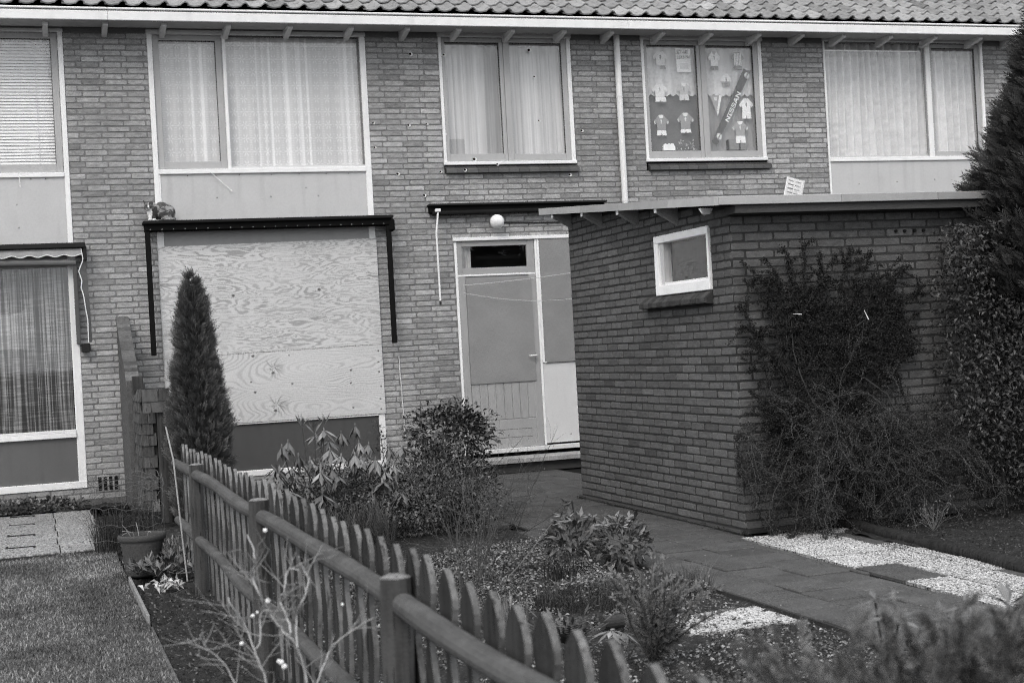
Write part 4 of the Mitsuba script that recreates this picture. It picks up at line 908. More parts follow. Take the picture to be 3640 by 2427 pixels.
# ------------------------------------------------------------------ pot, wire cage, cane
PK = thing('flower_pot', 'round ribbed clay flower pot beside the wire cage', 'pot')
pr_ = [(.0, .01), (.105, .0), (.112, .02)] + [(.114 + .030 * k / 14 + (.006 if k % 2 else 0), .03 + k * .0145) for k in range(15)] + [(.150, .245), (.160, .252), (.164, .272), (.158, .290), (.146, .290), (.140, .262), (.138, .225)]
put('body', lathe(pr_, 32, (.665, -5.62, -.01)), 'matte', PK, .075, smooth=40 and True)
put('soil', lathe([(0, .236), (.139, .23)], 24, (.665, -5.62, -.01)), 'soil', PK, .05)
b = B()
for k in range(6):
    a = random.uniform(0, 6.28); b.tube([[.665 + .05 * math.cos(a), -5.62 + .05 * math.sin(a), .2], [.665 + .09 * math.cos(a), -5.62 + .08 * math.sin(a), .30], [.665 + .13 * math.cos(a), -5.62 + .1 * math.sin(a), .28 + .08 * random.random()]], .0022, .35, 4)
put('dead_stem', b, 'dull_leaf', PK)
CK = thing('wire_cage', 'loose round cage of thin wire netting around weeds behind the pot', 'cage')
g = np.linspace(0, 2 * np.pi, 120)
for z, a in ((.56, .016), (.53, .012), (.50, .018), (.43, .014), (.33, .010), (.2, .010), (.08, .006)):
    rr = .275 + .012 * np.sin(g * 5 + z * 30)
    put('wire', B().tube(np.column_stack([.665 + rr * np.cos(g), -4.05 + rr * np.sin(g), z + a * np.sin(g * 9 + z * 40) + .012 * np.sin(g * 2)]), .0017, .13, 4, False), 'matte', CK)
b = B()
for k in range(7):
    a = k * 2 * np.pi / 7; b.tube([[.665 + .275 * math.cos(a), -4.05 + .275 * math.sin(a), 0], [.665 + .28 * math.cos(a + .05), -4.05 + .28 * math.sin(a + .05), .57]], .0014, .12, 4, False)
put('upright_wires', b, 'matte', CK)
put('bamboo_cane', B().tube([[.815, -6.2, 1.02], [.852, -6.2, .80], [.905, -6.15, .0]], .0055, .42, 6), 'matte', label='thin pale cane leaning against the fence by the first post', cat='cane')

# ------------------------------------------------------------------ plants
def spray(P, D, N, L, tone, width=.007, k=5, ang=.65, lf=.5):
    """Flat conifer sprays: an axis with paired scale leaflets; two triangles a leaflet."""
    n = len(P); D = D / np.linalg.norm(D, axis=1, keepdims=True); S = np.cross(D, N); S /= np.linalg.norm(S, axis=1, keepdims=True) + 1e-9; N2 = np.cross(S, D)
    L = np.broadcast_to(L, (n,))[:, None]; V = []; tn = []
    for i in range(k + 1):
        for sg in ((0,) if i == k else (-1, 1)):
            t = i / k * .8; p = P + D * L * t; d = D * math.cos(ang * abs(sg)) + S * math.sin(ang) * sg + N2 * .1
            l = L * lf * (1 - .5 * t) if sg else L * .35
            s = np.cross(d, N2); s /= np.linalg.norm(s, axis=1, keepdims=True) + 1e-9
            V.append(np.stack([p, p + d * l * .45 + s * width, p + d * l, p + d * l * .45 - s * width], 1)); tn.append(tone * (.85 + .35 * t))
    V = np.stack(V, 1); m_ = V.shape[1]; v = V.reshape(-1, 3); tt = np.repeat(np.stack(tn, 1).reshape(-1), 4)
    f = (np.arange(n * m_)[:, None, None] * 4 + np.array([[0, 1, 2], [0, 2, 3]])[None]).reshape(-1, 3)
    return v, f, tt
def conifer(key, c, prof, n, L, tone, tilt=.9, width=.007, dens=.6):
    pz_, prr = np.array([p[0] for p in prof]), np.array([p[1] for p in prof])
    z = np.interp(RNG.random(n), np.cumsum(np.r_[0, (prr[1:] + prr[:-1]) * np.diff(pz_)]) / np.sum((prr[1:] + prr[:-1]) * np.diff(pz_)), pz_)
    a = RNG.random(n) * 2 * np.pi; r0 = np.interp(z, pz_, prr)
    lump = .68 + .62 * meshkit.fbm(np.stack([np.cos(a) * 1.3 * r0 * 6, np.sin(a) * 1.3 * r0 * 6, z * 6], -1), 3, 4)
    r = r0 * lump * (1 - (1 - dens) * RNG.random(n) ** 1.6)
    P = np.stack([c[0] + r * np.cos(a), c[1] + r * np.sin(a), z], -1); out = np.stack([np.cos(a), np.sin(a), np.zeros(n)], -1)
    D = out + np.array([0, 0, 1]) * (tilt * (.6 + .8 * RNG.random(n)))[:, None] + unit(n) * .35; N = out * .3 + unit(n)
    tt = tone * (.6 + .8 * RNG.random(n)) * (.75 + .5 * lump - .3)
    v, f, t = spray(P, D, N, L * (.6 + .8 * RNG.random(n)), tt, width)
    b = B(); b.add(v, f, t, .5); m_ = n // 16; j_ = RNG.integers(0, n, m_)             # stray shoots past the outline
    q_ = P[j_] + out[j_] * (r0[j_] * lump[j_] - r[j_] + .004)[:, None]; v, f, t = spray(q_, out[j_] * .9 + np.array([0, 0, .9]) + unit(m_) * .5, unit(m_), L * (.9 + .7 * RNG.random(m_)), tt[j_] * 1.15, width); b.add(v, f, t, .6)
    put('foliage', b, 'dull_leaf', key)
    put('trunk', B().tube([[c[0], c[1], -.05], [c[0], c[1], prof[-1][0] - .1]], [.03, .008], .05, 7), 'timber', key)
k = thing('conifer', 'slim pointed dark conifer in front of the plywood', 'conifer')
conifer(k, (1.405, -2.6), [(.05, .2), (.5, .235), (.88, .235), (1.31, .170), (1.75, .115), (1.9, .095), (2.03, .068), (2.14, .030), (2.22, .006)], 12000, .075, .115, 1.0, .0036)
k = thing('conifer', 'broad dark conifer rising behind the leafy hedge at the right edge', 'conifer')
conifer(k, (7.62, -6.95), [(1.6, .95), (2.1, .92), (2.3, .86), (2.42, .92), (2.58, .80), (2.70, .70), (2.84, .76), (2.95, .68), (3.08, .58), (3.3, .50), (3.9, .34), (4.4, .1)], 22000, .085, .055, .6, .0045)

def tw(b, p, d, L, r, depth, tone, curve=.25, up=.15, kids=(2, 4), ends=None, sides=5):
    n = 6; pts = [np.array(p, float)]; d = np.array(d, float); d /= np.linalg.norm(d)
    for i in range(n):
        d = d + RNG.normal(size=3) * curve * .4 + np.array([0, 0, up * .3]); d /= np.linalg.norm(d); pts.append(pts[-1] + d * L / n)
    b.tube(pts, np.linspace(r, r * .45, n + 1), tone, sides, False)
    if ends is not None and depth == 0: ends.append((pts[-1], d)); ends.append((pts[3], d))
    if depth > 0:
        for _ in range(RNG.integers(*kids)):
            i = RNG.integers(2, n + 1); dd = d + RNG.normal(size=3) * .65; tw(b, pts[i], dd, L * RNG.uniform(.45, .75), r * .55, depth - 1, tone, curve, up, kids, ends, 4)
def twigs(label, cat, name, base, ns, h, spread, r, tone, depth=2, up=.3, kids=(2, 4), leafy=0, curve=.25, group=None, drift=(0, 0)):
    k = thing(name, label, cat, group); b = B(); ends = []
    for _ in range(ns):
        a = RNG.random() * 6.28; s = RNG.random() ** .5 * spread
        tw(b, (base[0] + .3 * s * math.cos(a), base[1] + .3 * s * math.sin(a), base[2]), (s * math.cos(a) + drift[0], s * math.sin(a) + drift[1], 1), h * RNG.uniform(.6, 1), r, depth, tone, curve, up, kids, ends)
    put('twigs', b, 'matte', k)
    if leafy and ends:
        P = np.array([e[0] for e in ends]); D = np.array([e[1] for e in ends]); P = np.repeat(P, leafy, 0) + RNG.normal(size=(len(P) * leafy, 3)) * .012; D = np.repeat(D, leafy, 0) + unit(len(P)) * .8
        v, f = leaves(P, D, unit(len(P)), .016, .009); bb = B(); bb.add(v, f, rep(.05 + .08 * RNG.random(len(P)), 5), rep(RNG.random(len(P)), 5)); put('leaves', bb, 'dull_leaf', k)
    return k, ends
def cloud(n, c, r, hollow=.35, flat=-1):
    d = unit(n); u = hollow + (1 - hollow) * RNG.random(n) ** .45; P = np.array(c) + d * u[:, None] * np.array(r); P[:, 2] = np.maximum(P[:, 2], .01); return P, d
def bush(key, n, c, r, L, W, t0, t1, bsdf='leaf', hollow=.3, upb=.4, nm='foliage', lump=.0, fold=.22, keep=None):
    P, d = cloud(n, c, r, hollow)
    if lump:
        q = meshkit.fbm(P * lump, 2, 7); P, d = P[q > .44], d[q > .44]; n = len(P)
    if keep is not None: kk = keep(P); P, d = P[kk], d[kk]; n = len(P)
    D = d + unit(n) * .8 + [0, 0, upb - .4]; N = unit(n) * .6 + [0, 0, .9] + d * .4
    v, f = leaves(P, D, N, L * (.7 + .6 * RNG.random(n)), W * (.7 + .6 * RNG.random(n)), fold); b = B(); b.add(v, f, rep(t0 + (t1 - t0) * RNG.random(n) ** 1.6, 5), rep(RNG.random(n), 5)); put(nm, b, bsdf, key)

# rhododendron with hanging leaves
def whorl(b, bs_, p, droop, L, W, t, n=8, bud=True, stem=None):
    p = np.array(p, float); a = np.arange(n) * 2 * np.pi / n + RNG.random() * 6 + RNG.normal(size=n) * .22; dr_ = droop + RNG.normal(size=n) * .22
    out = np.stack([np.cos(a), np.sin(a), np.zeros(n)], -1); D = out * np.cos(dr_)[:, None] + np.array([0, 0, -1.]) * np.sin(dr_)[:, None]
    N = out * np.sin(dr_)[:, None] + np.array([0, 0, 1.]) * np.cos(dr_)[:, None]
    v, f = leaves(np.repeat(p[None], n, 0) + out * .006, D, N, L * (.8 + .4 * RNG.random(n)), W * (.8 + .4 * RNG.random(n)), -.18, .12)
    b.add(v, f, rep(t * (.7 + .6 * RNG.random(n)), 5), rep(RNG.random(n), 5))
    if bud: bs_.tube([p - [0, 0, .012], p + [0, 0, .010], p + [0, 0, .026]], [.006, .008, .002], t * 1.25, 6)
    if stem is not None:
        s = np.array(stem); mid = (p + s) / 2 + RNG.normal(size=3) * .03; bs_.tube([s, mid, p - [0, 0, .012]], [.007, .005, .004], .06, 5, False)
k = thing('rhododendron', 'rhododendron with clusters of drooping leaves below the plywood', 'rhododendron')
b, s = B(), B()
WH = [(1.966, -4.0, .741), (2.195, -4.0, .776), (2.408, -4.0, .782), (2.529, -4.0, .834), (2.247, -4.1, .82), (2.635, -4.0, .671), (2.802, -4.0, .642), (2.917, -4.0, .625), (2.30, -4.0, .721), (2.552, -4.0, .695),
      (2.344, -4.8, .649), (2.506, -4.8, .600), (2.575, -4.8, .502), (2.649, -4.8, .553), (1.908, -4.8, .674), (1.785, -4.8, .750), (1.737, -4.8, .591), (2.152, -4.8, .703), (2.201, -4.8, .499), (2.659, -4.8, .365),
      (2.467, -4.8, .341), (2.596, -4.8, .281), (2.163, -4.8, .318), (2.05, -4.5, .62), (2.38, -4.5, .56), (2.0, -4.6, .45), (2.75, -4.3, .5), (1.84, -4.4, .5), (2.3, -4.6, .40), (2.5, -4.5, .42)]
for _ in range(44):
    x_ = RNG.uniform(1.72, 2.95); WH.append((x_, RNG.uniform(-4.95, -4.1), RNG.uniform(.30, .66 - .25 * abs(x_ - 2.3))))
for w in WH: whorl(b, s, w, random.uniform(.5, 1.2), .125, .044, random.choice((.10, .14, .18)), random.choice((8, 9, 10)), True, (2.3 + (w[0] - 2.3) * .3, w[1] * .4 - 4.4 * .6, .05))
for w in ((2.086, -4.0, .86), (2.26, -4.05, .86), (2.17, -4.1, .80), (1.72, -5.0, .56)): whorl(b, s, w, -1.1, .11, .026, .12, 6, False, (2.1, -4.3, .1))
put('leaves', b, 'leaf', k); put('stems', s, 'dull_leaf', k)
k = thing('shrub', 'dense dark leafy shrub growing in front of the back door', 'shrub')
bush(k, 2600, (3.36, -3.9, .70), (.36, .30, .235), .052, .028, .016, .055, 'leaf', .2, .3, lump=5)
bush(k, 260, (3.36, -3.95, .72), (.43, .34, .28), .050, .028, .03, .15, 'leaf', .8, .5, 'outer_leaves')
b = B(); b.tube([[3.44, -4.0, .0], [3.46, -3.95, .23], [3.35, -3.9, .45], [3.30, -3.9, .7]], [.012, .010, .008, .004], .26, 6).tube([[3.46, -3.95, .23], [3.50, -3.9, .5], [3.55, -3.9, .75]], [.009, .007, .004], .2, 6)
b.tube([[3.6, -3.9, .68], [3.78, -3.88, .62], [3.84, -3.88, .575]], [.004, .003, .002], .08, 5); put('stems', b, 'matte', k)
k = thing('low_shrub', 'low small leaved shrub spreading under the rhododendron and the dark shrub', 'shrub')
bush(k, 7500, (2.85, -4.75, .20), (.72, .55, .36), .030, .017, .028, .15, 'leaf', .1, .4, lump=4)
bush(k, 6500, (2.15, -4.55, .28), (.48, .45, .34), .030, .015, .022, .10, 'leaf', .1, .4, 'left_foliage', lump=5)
bush(k, 6500, (3.18, -4.3, .28), (.46, .40, .38), .036, .020, .014, .07, 'leaf', .1, .4, 'dark_foliage', lump=6)
def heather(key, n, gx, h, t0, t1, nm='shoots'):
    P = gx(n); b = B(); D = np.array([0, 0, 1.]) + unit(n) * .45
    v, f, t = spray(P, D, unit(n), h * (.5 + .7 * RNG.random(n)), t0 + (t1 - t0) * RNG.random(n), .0035, 5, .35, .35); b.add(v, f, t, .5); put(nm, b, 'dull_leaf', key)
k = thing('heather', 'clump of fine upright heather twigs close behind the fence', 'heather')
heather(k, 520, lambda n: np.stack([1.5 + .9 * RNG.random(n), -5.9 + .7 * RNG.random(n), .02 + .14 * RNG.random(n)], -1), .22, .03, .10)
twigs('bare twiggy bush standing left of the paved path', 'bush', 'bare_bush', (2.75, -6.35, -.02), 9, .66, .5, .004, .045, 2, .2, (2, 4), 1, drift=(.15, 0), group=None)
twigs('bare arching bush with thin dark twigs beside the patio', 'bush', 'bare_bush', (3.18, -5.5, -.02), 9, .60, .75, .0035, .05, 2, .1, (2, 3), 0, drift=(.3, 0))
twigs('tangled bare bush in the bed behind the nearest pickets', 'bush', 'bare_bush', (2.42, -7.6, -.02), 16, .64, .42, .0032, .09, 2, .35, (2, 4), 1)
twigs('pale leaning dead stem among the bare bushes', 'stem', 'dead_stem', (2.55, -7.3, 0), 1, .55, .9, .005, .16, 0, 0, (1, 2), 0, .1, drift=(.6, 0))

# ground cover in the right bed
def litter(name, n, gen, s0, s1, t0, t1, label, bsdf='dull_leaf'):
    P = gen(n); n = len(P); L = s0 + (s1 - s0) * RNG.random(n) ** 2; v, f = leaves(P, unit(n) * [1, 1, .5], unit(n) * .7 + [0, 0, 1.], L, L * .6, .1)
    b = B(); b.add(v, f, rep(t0 + (t1 - t0) * RNG.random(n) ** 2, 5), rep(RNG.random(n), 5)); put(name, b, bsdf, label=label, cat='ground cover', kind='stuff')
def right_pts(n):
    y = -12.5 + 7.0 * RNG.random(n); x = 1.05 + 2.5 * RNG.random(n); q = mn(x, y, 2.6, 3, 21); k_ = (q > .42 - .1 * np.exp(-((x - 2.8) ** 2 / .5 + (y + 7.3) ** 2 / .8))) & (x < 3.57)
    x, y = x[k_], y[k_]; return np.stack([x, y, bedr_z(x, y) + .02 * RNG.random(len(x))], -1)
litter('ground_cover', 70000, right_pts, .009, .026, .05, .40, 'mossy ground cover and leaf litter over the right bed')
def creep_pts(n):
    x = 1.6 + 2.0 * RNG.random(n); y = -9.4 + 3.4 * RNG.random(n); q = mn(x, y, 3.2, 4, 31) + .20 * np.exp(-((x - 2.75) ** 2 / .55 + (y + 7.2) ** 2 / .7)) - .14; k_ = (q > .42) & (x < 3.56)
    x, y, q = x[k_], y[k_], q[k_]; return np.stack([x, y, bedr_z(x, y) + np.minimum(.09, (q - .42) * .7) * RNG.random(len(x)) ** .7], -1)
litter('creeping_plants', 60000, creep_pts, .010, .030, .05, .36, 'pale mossy creeping plants in hummocks between the fence and the path')
def crumbs(n):
    x = .57 + .42 * RNG.random(n); y = -13 + 8.6 * RNG.random(n); return np.stack([x, y, bedl_z(x, y) + .004], -1)
litter('soil_crumbs', 5000, crumbs, .006, .020, .012, .11, 'crumbly dark soil in the bed along the fence')
litter('hedge_litter', 5200, lambda n: np.stack([5.45 + 1.9 * RNG.random(n), -9.4 + 2.8 * RNG.random(n), .012 + .02 * RNG.random(n)], -1), .008, .024, .02, .13, 'dark leaf litter in the bed right of the log')
litter('path_litter', 900, lambda n: np.stack([3.62 + 1.05 * RNG.random(n), -11.5 + 11.0 * RNG.random(n), np.full(n, .006)], -1), .006, .016, .03, .28, 'crumbs of leaf litter and soil scattered over the dark paved path')
litter('shed_foot_dirt', 2600, lambda n: np.stack([4.745 - np.abs(RNG.normal(size=n)) * .035, -6.7 + 3.4 * RNG.random(n), .004 + .02 * RNG.random(n)], -1), .006, .018, .02, .10, 'dirt and moss along the foot of the shed wall')
k = thing('ivy', 'low ivy growing along the house wall under the woven curtain window', 'ivy')
bush(k, 700, (-.2, -.22, .03), (.75, .16, .11), .05, .04, .03, .12, 'leaf', .1, .6)
# grass and small plants
def clump(label, cat, name, c, r, n, h, t0, t1, w=.002, lean=.8):
    k_ = thing(name, label, cat)
    def gen(n):
        a = RNG.random(n) * 6.28; q = r * RNG.random(n) ** .5; return np.stack([c[0] + q * np.cos(a), c[1] + q * np.sin(a), np.full(n, c[2])], -1)
    grass('blades', n, gen, h, w, t0, t1, k_, lean)
clump('soft dark grass mound in the middle of the right bed', 'grass mound', 'grass_mound', (2.78, -8.62, .0), .30, 2600, .11, .03, .10, .0016, 1.1)
clump('wispy grass tuft at the edge of the paved path', 'grass tuft', 'grass_tuft', (3.42, -8.42, -.03), .16, 420, .15, .03, .12, .0016, .9)
clump('stiff dark sedge clump left of the small rhododendron', 'sedge', 'sedge', (2.84, -8.02, -.02), .10, 150, .22, .02, .10, .0035, .7)
clump('cluster of pale green bulb shoots by the fence pickets', 'bulb shoots', 'bulb_shoots', (2.26, -8.75, -.02), .12, 90, .15, .10, .34, .005, .3)
clump('dry weeds inside the wire cage', 'weeds', 'weeds', (.64, -4.05, 0), .25, 700, .32, .03, .16, .002, .8)
bush(CNT and 'weeds', 900, (.68, -4.0, .16), (.26, .24, .20), .022, .012, .025, .10, 'dull_leaf', .1, .5, 'leaves')
k = thing('small_rhododendron', 'small glossy rhododendron beside the paved path', 'rhododendron')
b, s = B(), B()
for g_ in (-.13, .12):
    bush(k, 330, (3.37 + g_, -7.25 - g_, .15), (.17, .17, .16), .068, .030, .035, .19, 'leaf', .3, .75, 'leaves')
    for _ in range(7): whorl(b, s, (3.37 + g_ + RNG.normal() * .08, -7.25 - g_ + RNG.normal() * .08, .24 + .07 * RNG.random()), random.uniform(-.4, .3), .062, .024, .15, 8, False)
put('top_leaves', b, 'leaf', k); put('stems', B().tube([[3.37, -7.25, -.04], [3.30, -7.2, .12]], .007, .05, 5).tube([[3.37, -7.25, -.04], [3.46, -7.35, .12]], .007, .05, 5), 'matte', k)
k = thing('leafy_plant', 'low leafy plant with upright leaves in front of the clay pot', 'plant')
b, s = B(), B()
for _ in range(40):
    whorl(b, s, (.755 + RNG.normal() * .095, -5.95 + RNG.normal() * .10, .02 + .10 * RNG.random()), random.uniform(-1.2, -.2), .085, .034, random.choice((.06, .10, .17)), 6, False)
put('leaves', b, 'leaf', k); put('stems', B().tube([[.755, -5.93, -.03], [.755, -5.93, .06]], .012, .06, 6), 'matte', k)
k = thing('cushion_plant', 'pale mossy cushion plant between the pot and the fence', 'plant')
heather(k, 1500, lambda n: np.array([.86, -5.75, .08]) + unit(n) * np.array([.085, .16, .17]) * (.6 + .4 * RNG.random(n))[:, None], .03, .07, .26)
k = thing('withered_leaves', 'heap of pale withered leaves on the dark soil by the first post', 'leaves')
n = 46; P = np.stack([.765 + RNG.normal(size=n) * .055, -6.42 + RNG.normal(size=n) * .04, .012 + .045 * RNG.random(n)], -1); v, f = leaves(P, unit(n) * [1, .8, .6], unit(n) + [0, 0, .7], .06, .03, .35, .3)
put('leaves', B().add(v, f, rep(.28 + .45 * RNG.random(n), 5)), 'dull_leaf', k)
k = thing('seed_stalk', 'single dark dead stalk with a drooping withered head beside the path', 'stalk')
put('stalk', B().tube([[3.475, -6.62, -.02], [3.445, -6.65, .2], [3.42, -6.68, .36]], .0055, .05, 6), 'matte', k)
v, f = leaves(np.array([[3.42, -6.68, .36]] * 7), unit(7) * [.5, .4, .3] + [-.9, 0, -.1], unit(7), .08, .045, .3, .4); put('head', B().add(v, f, rep(.07 + .05 * RNG.random(7), 5)), 'dull_leaf', k)
k = thing('young_vine', 'small climbing sprig of dark leaves against the white jamb of the boarded window', 'vine')
n = 34; P = np.stack([3.60 + .03 * RNG.normal(size=n) + np.linspace(-.01, .04, n), -.12 + .03 * RNG.normal(size=n), np.linspace(.68, .34, n)], -1); v, f = leaves(P, unit(n), unit(n), .045, .026); put('leaves', B().add(v, f, .045), 'leaf', k)
put('stem', B().tube([[3.66, -.12, 0], [3.64, -.12, .4], [3.59, -.12, .68]], .004, .05, 5), 'matte', k)
k = thing('rosette_plant', 'pale leafed rosette behind the nearest pickets', 'plant'); b, s = B(), B()
whorl(b, s, (2.38, -9.92, .14), .5, .10, .024, .22, 11, False, (2.38, -9.92, -.03)); whorl(b, s, (2.47, -9.85, .11), .6, .08, .022, .16, 9, False, (2.45, -9.88, -.03)); put('leaves', b, 'leaf', k); put('stems', s, 'matte', k)
k = thing('fern', 'low dark fern in the bed behind the pickets', 'fern')
n = 26; a = RNG.random(n) * 6.28; v, f, t = spray(np.tile([[2.33, -9.52, .02]], (n, 1)), np.stack([np.cos(a), np.sin(a), .25 + .5 * RNG.random(n)], -1), np.tile([[0, 0, 1.]], (n, 1)) + unit(n) * .2, .24 * (.6 + .6 * RNG.random(n)), .06 + .06 * RNG.random(n), .008, 9, 1.1, .22); put('fronds', B().add(v, f, t), 'dull_leaf', k)
k = thing('tiny_shrub', 'tiny pale twiggy shrub in the dark bed right of the log', 'shrub')
b = B(); ends = []
for _ in range(16): tw(b, (5.85, -7.25, -.01), (RNG.normal() * .5, RNG.normal() * .5, 1), .17, .002, 1, .17, .2, .1, (2, 4), ends)
put('twigs', b, 'matte', k); P = np.array([e[0] for e in ends]); v, f = leaves(P, unit(len(P)), unit(len(P)), .02, .009); put('leaves', B().add(v, f, .20), 'dull_leaf', k)

# junipers
def plume(bb, p, d, L, tone, n=26, sl=.06, width=.004, curve=.35, kk=5):
    d = np.array(d, float); d /= np.linalg.norm(d); pts = [np.array(p, float)]
    for i in range(8): d = d + RNG.normal(size=3) * .10 + np.array([0, 0, .05 * (1 if i < 5 else -2) * curve * 4]); d /= np.linalg.norm(d); pts.append(pts[-1] + d * L / 8)
    pts = np.array(pts); t = RNG.random(n) ** .8; P = np.stack([np.interp(t * 8, np.arange(9), pts[:, i]) for i in range(3)], -1)
    D = d * 1.0 + unit(n) * .85; v, f, tt = spray(P, D, unit(n), sl * (.6 + .7 * RNG.random(n)) * (1.15 - .5 * t), tone * (.55 + .75 * t) * (.8 + .4 * RNG.random(n)), width, kk, .55, .5)
    bb.add(v, f, tt, .5); return pts
k = thing('juniper', 'small feathery juniper behind the fence at the bottom centre', 'juniper'); b, s = B(), B()
for _ in range(34):
    a = RNG.random() * 6.28; sp = RNG.random(); pts = plume(b, (2.50, -10.1, .02), (math.cos(a) * sp + .15, math.sin(a) * sp, .9), RNG.uniform(.25, .48), .15, 80, .036, .0016); s.tube(pts[::2], [.006, .005, .004, .003, .002], .08, 5, False)
put('foliage', b, 'dull_leaf', k); put('branches', s, 'matte', k)
k = thing('juniper', 'large blurred juniper filling the bottom right corner', 'juniper'); b, s = B(), B()
for _ in range(350):
    a = RNG.random() * 6.28; q = RNG.random() ** .6; x, y = 1.72 + .50 * q * math.cos(a), -13.55 + .38 * q * math.sin(a)
    h = .840 - .17 * q + .035 * RNG.normal() + .05 * math.sin(x * 14); dx, dy = .8 * math.cos(a) * q, .8 * math.sin(a) * q
    pts = plume(b, (x, y, h - .18), (dx + RNG.normal() * .35, dy + RNG.normal() * .35, .75), RNG.uniform(.16, .28), RNG.uniform(.04, .18), 95, .034, .0012, .3, 3); s.tube(pts[::2], [.0035, .003, .002, .002, .0012], .08, 5, False)
for _ in range(26): s.tube([[1.7, -13.5, 0], [1.7 + RNG.normal() * .15, -13.5 + RNG.normal() * .12, .35], [1.7 + RNG.normal() * .3, -13.5 + RNG.normal() * .22, .62]], [.012, .008, .004], .06, 5, False)
put('foliage', b, 'dull_leaf', k); put('branches', s, 'matte', k)
k = thing('near_rhododendron', 'long leaved rhododendron poking up behind the blurred juniper', 'rhododendron'); b, s = B(), B()
for p, dr0, L in (((2.512, -11.9, .525), -.2, .13), ((2.753, -11.9, .442), .15, .15), ((2.94, -12.0, .48), -.35, .14), ((2.627, -11.8, .45), .1, .12), ((2.82, -11.8, .36), .3, .14), ((2.88, -12.05, .34), .4, .13), ((3.0, -11.7, .42), .2, .13)):
    for q_ in range(3):
        c_ = np.array(p) + [RNG.normal() * .05 * q_, RNG.normal() * .05 * q_, .03 - .055 * q_]
        whorl(b, s, c_, dr0 - .1 + .25 * q_, L * .85, .026, (.035, .06, .11)[RNG.integers(3)], 9, False, (2.75 + .4 * (p[0] - 2.75), -11.75, .02))
put('leaves', b, 'leaf', k); put('stems', s, 'matte', k)
k = thing('groundcover_plant', 'small pale leaved plant at the left foot of the blurred juniper', 'plant')
bush(k, 1500, (1.95, -12.0, .20), (.26, .30, .20), .020, .013, .05, .24, 'dull_leaf', .3, .6, lump=9)

# snowberry
k = thing('snowberry_bush', 'bare pale stemmed snowberry bush with a few white berries left of the fence', 'bush')
sc_ = lambda x, z: (x * .875, -11.8, 1.42 - (1.42 - z) * .875)
b = B()
def stem(pts, r0, r1, jy=.03):
    P = [np.array(sc_(*p)) + [0, RNG.normal() * jy, 0] for p in pts]
    P = np.array(P); t = np.linspace(0, 1, len(P)); tt = np.linspace(0, 1, len(P) * 4)
    from scipy.interpolate import CubicSpline
    Q = CubicSpline(t, P, axis=0)(tt) + RNG.normal(size=(len(tt), 3)) * .0012; b.tube(Q, np.linspace(r0, r1, len(tt)), .40, 6); return Q
S0 = [(.74, .0), (.79, .2), (.806, .358), (.776, .485), (.738, .534), (.715, .575), (.681, .631), (.66, .68), (.650, .715), (.652, .76), (.654, .80), (.648, .85)]
A1 = stem(S0, .0042, .0016)
A2 = stem([(.70, -.05), (.68, .2), (.671, .374), (.655, .44), (.638, .494), (.62, .56), (.585, .62), (.57, .66)], .0040, .0016)
A3 = stem([(.76, -.05), (.79, .2), (.828, .355), (.88, .43), (.913, .466), (.97, .51), (1.031, .553)], .0033, .0014)
A4 = stem([(.738, .534), (.748, .573), (.746, .62), (.745, .665), (.765, .705), (.790, .738)], .0032, .0016)
A5 = stem([(.776, .485), (.789, .583), (.80, .63), (.828, .682), (.815, .73), (.796, .777)], .0032, .0016)
A6 = stem([(.66, -.1), (.62, .15), (.59, .30), (.56, .42), (.50, .50), (.47, .56)], .0036, .0014)
A7 = stem([(.638, .494), (.66, .53), (.665, .58), (.69, .61)], .0026, .0014)
for Q, n in ((A1, 22), (A2, 18), (A3, 16), (A4, 8), (A5, 9), (A6, 14), (A7, 4)):
    for _ in range(n):
        i = RNG.integers(len(Q) // 5, len(Q) - 1); d = Q[min(i + 1, len(Q) - 1)] - Q[i]; d = d / (np.linalg.norm(d) + 1e-9) + RNG.normal(size=3) * [.8, .5, .5]
        tw(b, Q[i], d, RNG.uniform(.05, .14), .0016, 1, .26, .2, .15, (1, 3))
put('stems', b, 'matte', k)
for (x, z, r) in ((.724, .440, .0078), (.733, .426, .0082), (.716, .445, .006), (.691, .643, .0075), (.694, .871, .006), (.60, .515, .006), (.64, .60, .0055), (.934, .606, .0045), (.655, .61, .004)):
    e = trimesh.creation.icosphere(2, r); put('berry', (np.array(e.vertices) + np.array(sc_(x, z)) + [0, -.012, -.002], np.array(e.faces)), 'paint', k, .82, smooth=True)

# cotoneaster on the shed wall
k = thing('climbing_cotoneaster', 'tangled wall shrub with herringbone branches covering the shed front', 'shrub')
b, lb = B(), []
OUT = [(4.80, 1.93), (4.95, 1.95), (5.12, 2.03), (5.16, 1.95), (5.29, 2.075), (5.40, 1.97), (5.55, 1.96), (5.68, 2.0), (5.72, 1.93), (5.84, 1.98), (5.90, 1.86), (6.09, 1.91), (6.12, 1.84), (6.17, 1.86), (6.26, 1.70), (6.27, 1.64), (6.23, 1.50), (6.2, 1.40),
       (4.78, 1.80), (4.76, 1.62), (4.77, 1.45), (4.76, 1.28), (4.78, 1.15), (6.0, 1.7), (5.8, 1.75), (5.5, 1.8), (5.2, 1.75), (5.0, 1.8), (6.15, 1.2), (6.05, 1.05)]
tips = OUT + [(4.85 + 1.3 * RNG.random(), 1.10 + .75 * RNG.random()) for _ in range(50)] + [(4.85 + 1.25 * RNG.random(), .72 + .42 * RNG.random()) for _ in range(22)]
